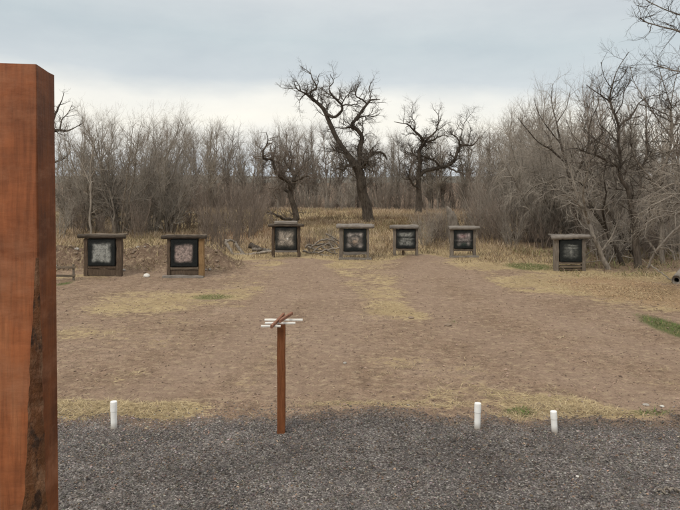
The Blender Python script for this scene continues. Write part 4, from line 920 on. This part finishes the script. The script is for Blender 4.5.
# tree standing just outside the frame at right, its limbs reaching in
Y = 13.5
traced([[(752, 330, 26), (750, 300, 21), (748, 240, 19), (744, 180, 17), (741, 120, 15), (738, 60, 12), (733, 0, 9), (728, -60, 6), (724, -120, 3)],
        [(740, 80, 8), (718, 58, 5.6, -.1), (700, 42, 4.2, -.1), (680, 32, 2.9, -.2), (665, 27.5, 2.2, -.3), (648.7, 23, 1.5, -.3), (640.4, 18.5, .9, -.4)],
        [(737, 50, 7), (715, 34, 4.6, .3), (696, 22, 3.4, .4), (680, 15, 2.4, .5), (665, 9.6, 1.7, .5), (651, 3, 1.1, .6), (642, -3, .8, .6)],
        [(742, 120, 7), (722, 96, 5, .2), (704, 82, 3.6, .3), (688, 73, 2.4, .4), (672, 70, 1.4, .5), (660, 66, .8, .6)],
        [(736, 20, 6), (716, -4, 4, 0), (698, -20, 2.6, 0), (676, -30, 1.4, 0)],
        [(740, 100, 6), (760, 60, 4, .4), (780, 20, 2.6, .8), (795, -30, 1.2, 1)],
        [(743, 150, 7), (768, 120, 5, -.4), (792, 100, 3, -.8), (815, 60, 1.4, -1)]], Y, 'overhanging_tree', 'bark_grey', 'twig_dark', 'bare tree off the right edge whose dark limbs reach in at the top right corner',
       ((6.5, .3, 1.2), (8, .18, .6), (7, .1, .3), .0036, (.03, .05, .05), .28, .2), (752, 326), 130)
traced([[(706, 292, 12), (703, 270, 9), (700, 250, 8), (697, 228, 7), (694, 205, 5.6), (696, 180, 4), (700, 150, 2.4)],
        [(648, 268, 3.2, .4), (653, 256, 3.2, .3), (661, 245, 3.4, .2), (674, 231, 3.6, .1), (688, 222, 4, 0), (697, 226, 5, 0)],
        [(696, 222, 4.2), (684, 213, 3, -.3), (668, 214.5, 2, -.5), (655.6, 218, 1.3, -.7), (645, 224, .8, -.8)],
        [(695, 212, 4), (682, 203, 2.8, .2), (668, 204, 1.9, .3), (654, 209, 1.2, .4), (642, 213, .7, .5)],
        [(694.5, 198, 3.6), (684, 186, 2.6, -.2), (672, 184, 1.8, -.4), (660, 190, 1.1, -.5), (648, 197, .7, -.6)],
        [(695, 190, 3.4), (687, 172, 2.4, .4), (677, 164, 1.6, .6), (664, 166, 1, .8), (655, 172, .6, 1)],
        [(697, 175, 2.8), (690, 158, 2, 0), (680, 146, 1.3, 0), (669, 143, .8, 0)],
        [(695, 208, 3.4), (686, 196, 2.4, -.6), (676, 194, 1.7, -.8), (662, 201, 1, -1), (650, 206, .6, -1.1)],
        [(697, 230, 4), (708, 205, 3, .4), (724, 185, 1.8, .8), (740, 178, .9, 1)]], 17.4, 'drooping_tree', 'bark_pale', 'twig_pale', 'pale bare branches drooping in from the right edge above the hollow log',
       ((9, .4, 1.3), (8, .2, .6), (7, .1, .3), .0045, (-.02, -.01, 0), .24, .12, (20, 60)), (706, 288), 150)

# ------------------------------------------------------------------ free-growing trees and shrubs (prototypes at the origin, then copies)
def fan(ns, h, spread, r0, n=16, curve=.5, seed=0, wob=.05, r_base=.25):
    r = np.random.default_rng(seed); L_ = []
    for i in range(ns):
        a = r.uniform(0, 6.283) if ns > 1 else 0; t = np.linspace(0, 1, n)[:, None]; hh = h * r.uniform(.7, 1.05); sp = spread * r.uniform(.25, 1.0) if ns > 1 else spread * .1
        d = np.array([math.cos(a), math.sin(a), 0]); w_ = np.cumsum(r.normal(0, wob, (n, 3)), 0) * (h / n); w_[:, 2] = 0; w_ -= w_[0]
        P = d * (r_base * r.random() * (1 if ns > 1 else 0) + sp * t ** (1 + curve)) + np.array([0, 0, 1]) * (hh * t - .05) + w_
        L_.append((P, r0 * r.uniform(.55, 1.1) * (1 - .88 * t[:, 0] ** .8)))
    return L_
def proto(name, stems, bark, twig, tw, cat, k=6, droop=None):
    LB = pack(stems, k); cr = twigs(LB, *tw)
    if droop: cr += droop(LB)
    return build_tree(name, (0, 0, 0), [LB], cr, bark, twig, None, cat, None, .2)
def place(protos, spots, labels, group, cat_used={}):
    """spots: (px, Y, height m, stretch) ; the first use of a prototype moves it, later ones copy it"""
    r = np.random.default_rng(len(spots) * 13 + int(spots[0][0]))
    for i, (px, Y, h, wdt) in enumerate(spots):
        pr, h0 = protos[i % len(protos)] if len(spots[i]) == 4 else protos[0]
        x = (px - CX) / F * Y; z = float(H(x, Y)); s = h / h0; rz = r.uniform(0, 6.283); lab = labels(px) if callable(labels) else labels[i]
        g = group(px) if callable(group) else group
        if not pr.get('used'):
            pr['used'] = 1; pr.location = (x, Y, z); pr.rotation_euler = (0, 0, rz); pr.scale = (s * wdt, s * wdt, s); pr['label'] = lab
            if g: pr['group'] = g
        else:
            c_ = dup(pr, (x, Y, z), rz, (s * wdt, s * wdt, s), lab, g or '')
            if not g and 'group' in c_: del c_['group']
    return
def clean():
    for o in bpy.data.objects:
        if 'used' in o: del o['used']

# far row of slender trees
rp = []
for k in range(7):
    st_ = fan([1, 2, 3, 1, 2, 1, 3][k], 7.4, 1.1, .13, 18, .3, 200 + k, .10)
    rp.append((proto('slender_tree', st_, 'bark_grey', 'twig_grey' if k % 3 else 'twig_red', ((4.6 / (1 + .25 * (len(st_) - 1)), .8, 3.0), (4.6, .5, 1.4), (4.4, .3, .8), .0125, (.16, .16, .1), .18, .12, (22, 55)), 'tree'), 7.6))
def zone(px):
    for lim, t in ((66, 'showing just right of the near post'), (186, 'rising behind the bushy grey thicket at left'), (262, 'above the shrubs left of the small gnarled cottonwood'), (318, 'behind the small gnarled cottonwood'), (352, 'left of the tallest cottonwood trunk'), (408, 'between the tallest and the forked cottonwoods'), (478, 'around and right of the forked cottonwood')):
        if px < lim: return t
    return 'behind the willow thicket and trees at right'
r = np.random.default_rng(77); spots = []
top = lambda px: np.interp(px, [55, 66, 90, 180, 190, 215, 260, 300, 330, 400, 470, 500, 600, 690], [104, 112, 118, 124, 136, 126, 128, 130, 132, 140, 136, 114, 100, 92])
for px in np.concatenate([np.arange(60, 186, 11), np.arange(188, 482, 5.2), np.arange(484, 690, 9)]):
    Y = r.uniform(64, 84); p_ = px + r.normal(0, 3); tp = top(px) + abs(r.normal(0, 9)) - 3
    spots.append((p_, Y, CAMZ + (HY - tp) / F * Y, r.uniform(.8, 1.25)))
place(rp, spots, lambda p: 'slender bare tree in the far row, ' + zone(p), lambda p: 'slender far trees ' + zone(p))

mid = [(592, 28, 7.6, 1.05, 'slender bare tree between the willow thicket and the stout upright tree'), (530, 36, 8.0, 1.0, 'slender bare tree standing up from the middle of the willow thicket')]
place(rp[::2], [b_[:4] for b_ in mid], [b_[4] for b_ in mid], None)
# bushy grey multi-stem trees at left
bp = []
for k in range(3):
    bp.append((proto('bushy_tree', fan(14, 6.2, 3.6, .07, 14, .2, 240 + k, .12, .5), 'bark_grey', 'twig_grey', ((4.4, .6, 2.2), (5.0, .35, 1.1), (4.2, .2, .6), .0086, (.07, .06, .05), .2, .1, (18, 58)), 'tree'), 6.6))
bl = [(92, 37, 6.5, .9, 'bushy bare grey tree at the left of the thicket, behind the first target'), (122, 36, 7.3, .95, 'tallest bushy grey tree in the left thicket, fine upright twigs'), (150, 38.5, 7.2, .9, 'bushy grey tree in the thicket, above the gap between the two left targets'),
      (168, 36.5, 6.0, .75, 'bushy grey tree at the right side of the left thicket, above the second target'), (70, 41, 5.8, .8, 'bushy grey tree next to the near post at the left edge of the thicket'), (136, 42, 7.5, .9, 'bushy grey tree standing behind the middle of the left thicket')]
place(bp, [b_[:4] for b_ in bl], [b_[4] for b_ in bl], None)
# pale slim trunk and dark tree by the near post
traced([[(90.5, 236, 3.4), (90, 215, 2.8), (91, 195, 2.4), (90, 175, 2.0), (92, 155, 1.4), (95, 138, .8)], [(90.6, 185, 1.6), (83, 168, 1.2, .3), (77, 152, .7, .5)], [(90.6, 178, 1.5), (99, 162, 1.1, -.3), (106, 147, .6, -.4)]], 33.0, 'slim_tree', 'bark_pale', 'twig_pale', 'slim pale trunked sapling in front of the left thicket', ((2.5, .3, 1), (4, .2, .5), (4, .1, .3), .006, (.12, .12, .1), .2, .2), (90.5, 235), 170)
traced([[(47, 226, 11), (47, 200, 9), (46, 170, 8), (48, 145, 7), (53, 132, 5.5), (60, 129.5, 4.6), (66, 131, 3.2), (74, 128, 2, .4), (82, 124, 1, .6)], [(47, 150, 5), (52, 125, 4, .4), (57, 110, 3, .7), (62, 100, 1.6, 1), (64, 92, .8, 1.2)], [(60, 130, 3), (62, 120, 2.2, .5), (68, 113, 1.4, .9), (72, 105, .8, 1.2)], [(46, 175, 4), (54, 163, 3, -.5), (62, 160, 2, -.8), (70, 152, 1, -1)], [(47, 160, 4), (38, 140, 3, 0), (30, 122, 1.8, 0), (26, 105, .9, 0)]],
       46.0, 'cottonwood_tree', 'bark_dark', 'twig_dark', 'dark crooked bare cottonwood half hidden behind the near post', ((3, .5, 1.5), (4.4, .3, .8), (4.5, .18, .42), .009, (.1, .12, .1), .34, .2), (47, 224), 180)

# willows right of centre: arching stems, fine hanging twigs
wp = []
def hang(LB):
    A = spawn((LB[0], LB[1]), 4.2, (1.0, 2.8), .03, .022, (30, 85), 8, .16, .12, .3, .4, .3, .65, -.09)
    B = spawn(A, 7, (.5, 1.4), .016, .0095, (15, 60), 5, .16, -.16, .15, .5)
    D = spawn(B, 5, (.25, .7), .01, .008, (15, 50), 4, .18, -.14, .1, .6)
    return [(A[0], A[1], 4), (B[0], B[1], 3), (D[0], D[1], 3)]
for k in range(3):
    wp.append((proto('willow_tree', fan(10, 5.7, 4.0, .11, 16, .2, 260 + k, .2, .5), 'bark_grey', 'twig_grey', ((2.4, .5, 1.7), (5, .3, 1.0), (4.5, .2, .6), .008, (.12, .1, .05), .24, .3), 'tree', 6, hang), 6.2))
wl = [(517, 33.5, 5.8, .62, 'leftmost willow of the grey tangled thicket, behind the sixth target'), (536, 32, 5.9, .72, 'tangled grey willow with hanging twigs above the straw slope'), (556, 30, 5.6, .75, 'tangled grey willow rising behind the seventh target'), (582, 29, 5.8, .75, 'grey willow between the seventh target and the leaning trees'),
      (525, 39, 6.7, .62, 'tall willow at the back of the grey thicket, left half'), (548, 38, 6.9, .75, 'tall willow at the back of the grey thicket, middle'), (572, 37, 7.0, .8, 'tall willow at the back of the grey thicket, right half'), (612, 29.5, 5.6, .75, 'willow crown showing behind the two leaning trees'), (650, 30, 5.6, .8, 'willow crown behind the stout upright tree'), (688, 29, 5.8, .8, 'willow crown behind the slim tree at the right edge')]
place(wp, [b_[:4] for b_ in wl], [b_[4] for b_ in wl], None)

# shrubs
sp_ = []
for k in range(4):
    sp_.append((proto('bare_shrub', fan(16, 2.3, 1.0, .022, 10, .3, 280 + k, .09, .35), 'twig_red' if k % 2 else 'twig_grey', 'twig_red' if k % 2 else 'twig_grey', ((5.5, .3, 1.0), (6, .2, .6), (5, .12, .35), .0075, (.10, .1, .08), .22, .1, (15, 50)), 'shrub', 4), 2.3))
r = np.random.default_rng(9); S = []
def zs(px, Y):
    if Y > 55: return 'dark bare shrub in the line along the far end of the grass field'
    if px < 178: return 'bare brown shrub in the undergrowth below the left thicket'
    if px < 275: return 'reddish brown bare shrub between the second and third targets'
    if px < 345: return 'bare shrub in the grass around the heaped branches'
    if px < 490: return 'brownish bare shrub in the grass between the fourth and sixth targets'
    return 'grey bare shrub in the undergrowth below the willows and leaning trees'
S += [(px + r.normal(0, 3), r.uniform(32, 38), r.uniform(1.5, 2.8), 1.05) for px in np.arange(60, 185, 16)]
S += [(px + r.normal(0, 4), r.uniform(33, 43), r.uniform(2.2, 3.9), 1.0) for px in np.arange(184, 268, 10)]
S += [(222, 27.6, 2.0, .7), (236, 28.6, 1.9, .6), (208, 29, 2.3, .9)]
S += [(425, 30, 1.7, 1.1), (436, 30.5, 2.0, 1.1), (444, 32, 1.9, 1.0), (432, 34, 1.8, 1.1), (418, 36, 1.3, 1), (466, 34, 1.9, .9), (478, 33, 2.4, 1.0), (488, 31, 2.5, 1.1), (494, 34, 3.2, 1), (484, 38, 3.6, 1)]
S += [(px + r.normal(0, 3), r.uniform(29, 34), r.uniform(1.7, 3.0), 1.1) for px in np.arange(496, 600, 10)]
S += [(px + r.normal(0, 3), r.uniform(24, 29), r.uniform(1.4, 2.6), 1.1) for px in np.arange(598, 700, 8)]
S += [(px + r.normal(0, 2), r.uniform(62.5, 70), r.uniform(1.4, 3.3), 1.2) for px in np.arange(56, 500, 8.5)]
S += [(310, 27.4, 1.0, .9), (330, 27.5, 1.1, .9)]
# the same four prototypes serve every stand; spots carry their distance for the label
rr = np.random.default_rng(4)
for i, (px, Y, h, wd) in enumerate(S):
    pr, h0 = sp_[i % 4] if not 178 <= px < 275 else sp_[(1, 3)[i % 2]]
    x = (px - CX) / F * Y; zz_ = float(H(x, Y)); s = h / h0; lab = zs(px, Y)
    if not pr.get('used'):
        pr['used'] = 1; pr.location = (x, Y, zz_); pr.scale = (s * wd, s * wd, s); pr['label'] = lab; pr['group'] = lab.replace(' in ', 's in ', 1) if False else 'shrubs: ' + lab
    else: dup(pr, (x, Y, zz_), rr.uniform(0, 6.283), (s * wd, s * wd, s), lab, 'shrubs: ' + lab)
clean()

# far-off wood reading as one mass, and low hills on the horizon
n = 1100
y = rng.uniform(90, 170, n); x = rng.uniform(-1, 1, n) * y * .62
hh_ = rng.uniform(1.0, 2.9, n) * (.6 + .8 * fbm(x * .05, y * .05, 170)); t = np.linspace(0, 1, 6)
P = np.stack([x[:, None] + np.cumsum(rng.normal(0, .12, (n, 6)), 1), y[:, None] + 0 * t, hh_[:, None] * t[None] + H(x, y)[:, None]], -1)
R = .09 * (1 - .8 * t)[None] * rng.uniform(.5, 1.2, (n, 1))
A = spawn((P, R), 1.5, (.8, 2.2), .05, .03, (20, 60), 4, .2, .15, .1, .5); B = spawn(A, 2.0, (.5, 1.2), .03, .02, (20, 60), 3, .2, .12, .1, .6)
o = tube_mesh('far_wood', [(P, R, 3), (A[0], A[1], 3), (B[0], B[1], 3)], M['twig_red']); tag(o, None, None, None, 'stuff')
xs_ = np.linspace(-2600, 2600, 300); zt = 10 + 26 * fbm(xs_ * .0013, xs_ * 0, 180, 5); V = []
for dy, kz in ((0, -.1), (120, .75), (300, 1.0), (700, .7), (1000, -.1)): V.append(np.stack([xs_, 2100 + dy + 0 * xs_, zt * kz], 1))
m, nt, b = new_mat('hills'); tcn = nt.nodes.new('ShaderNodeTexCoord').outputs['Object']; nt.links.new(mixc(nt, noise(nt, tcn, .02, 4), (.07, .075, .07), (.2, .19, .16)), b.inputs['Base Color'])
tag(mobj('hills', raw_mesh('hills', np.concatenate(V), [grid_faces(300, 5)], True), m), None, None, None, 'structure')
print('objects', len(bpy.data.objects), 'verts', sum(len(me.vertices) for me in bpy.data.meshes))
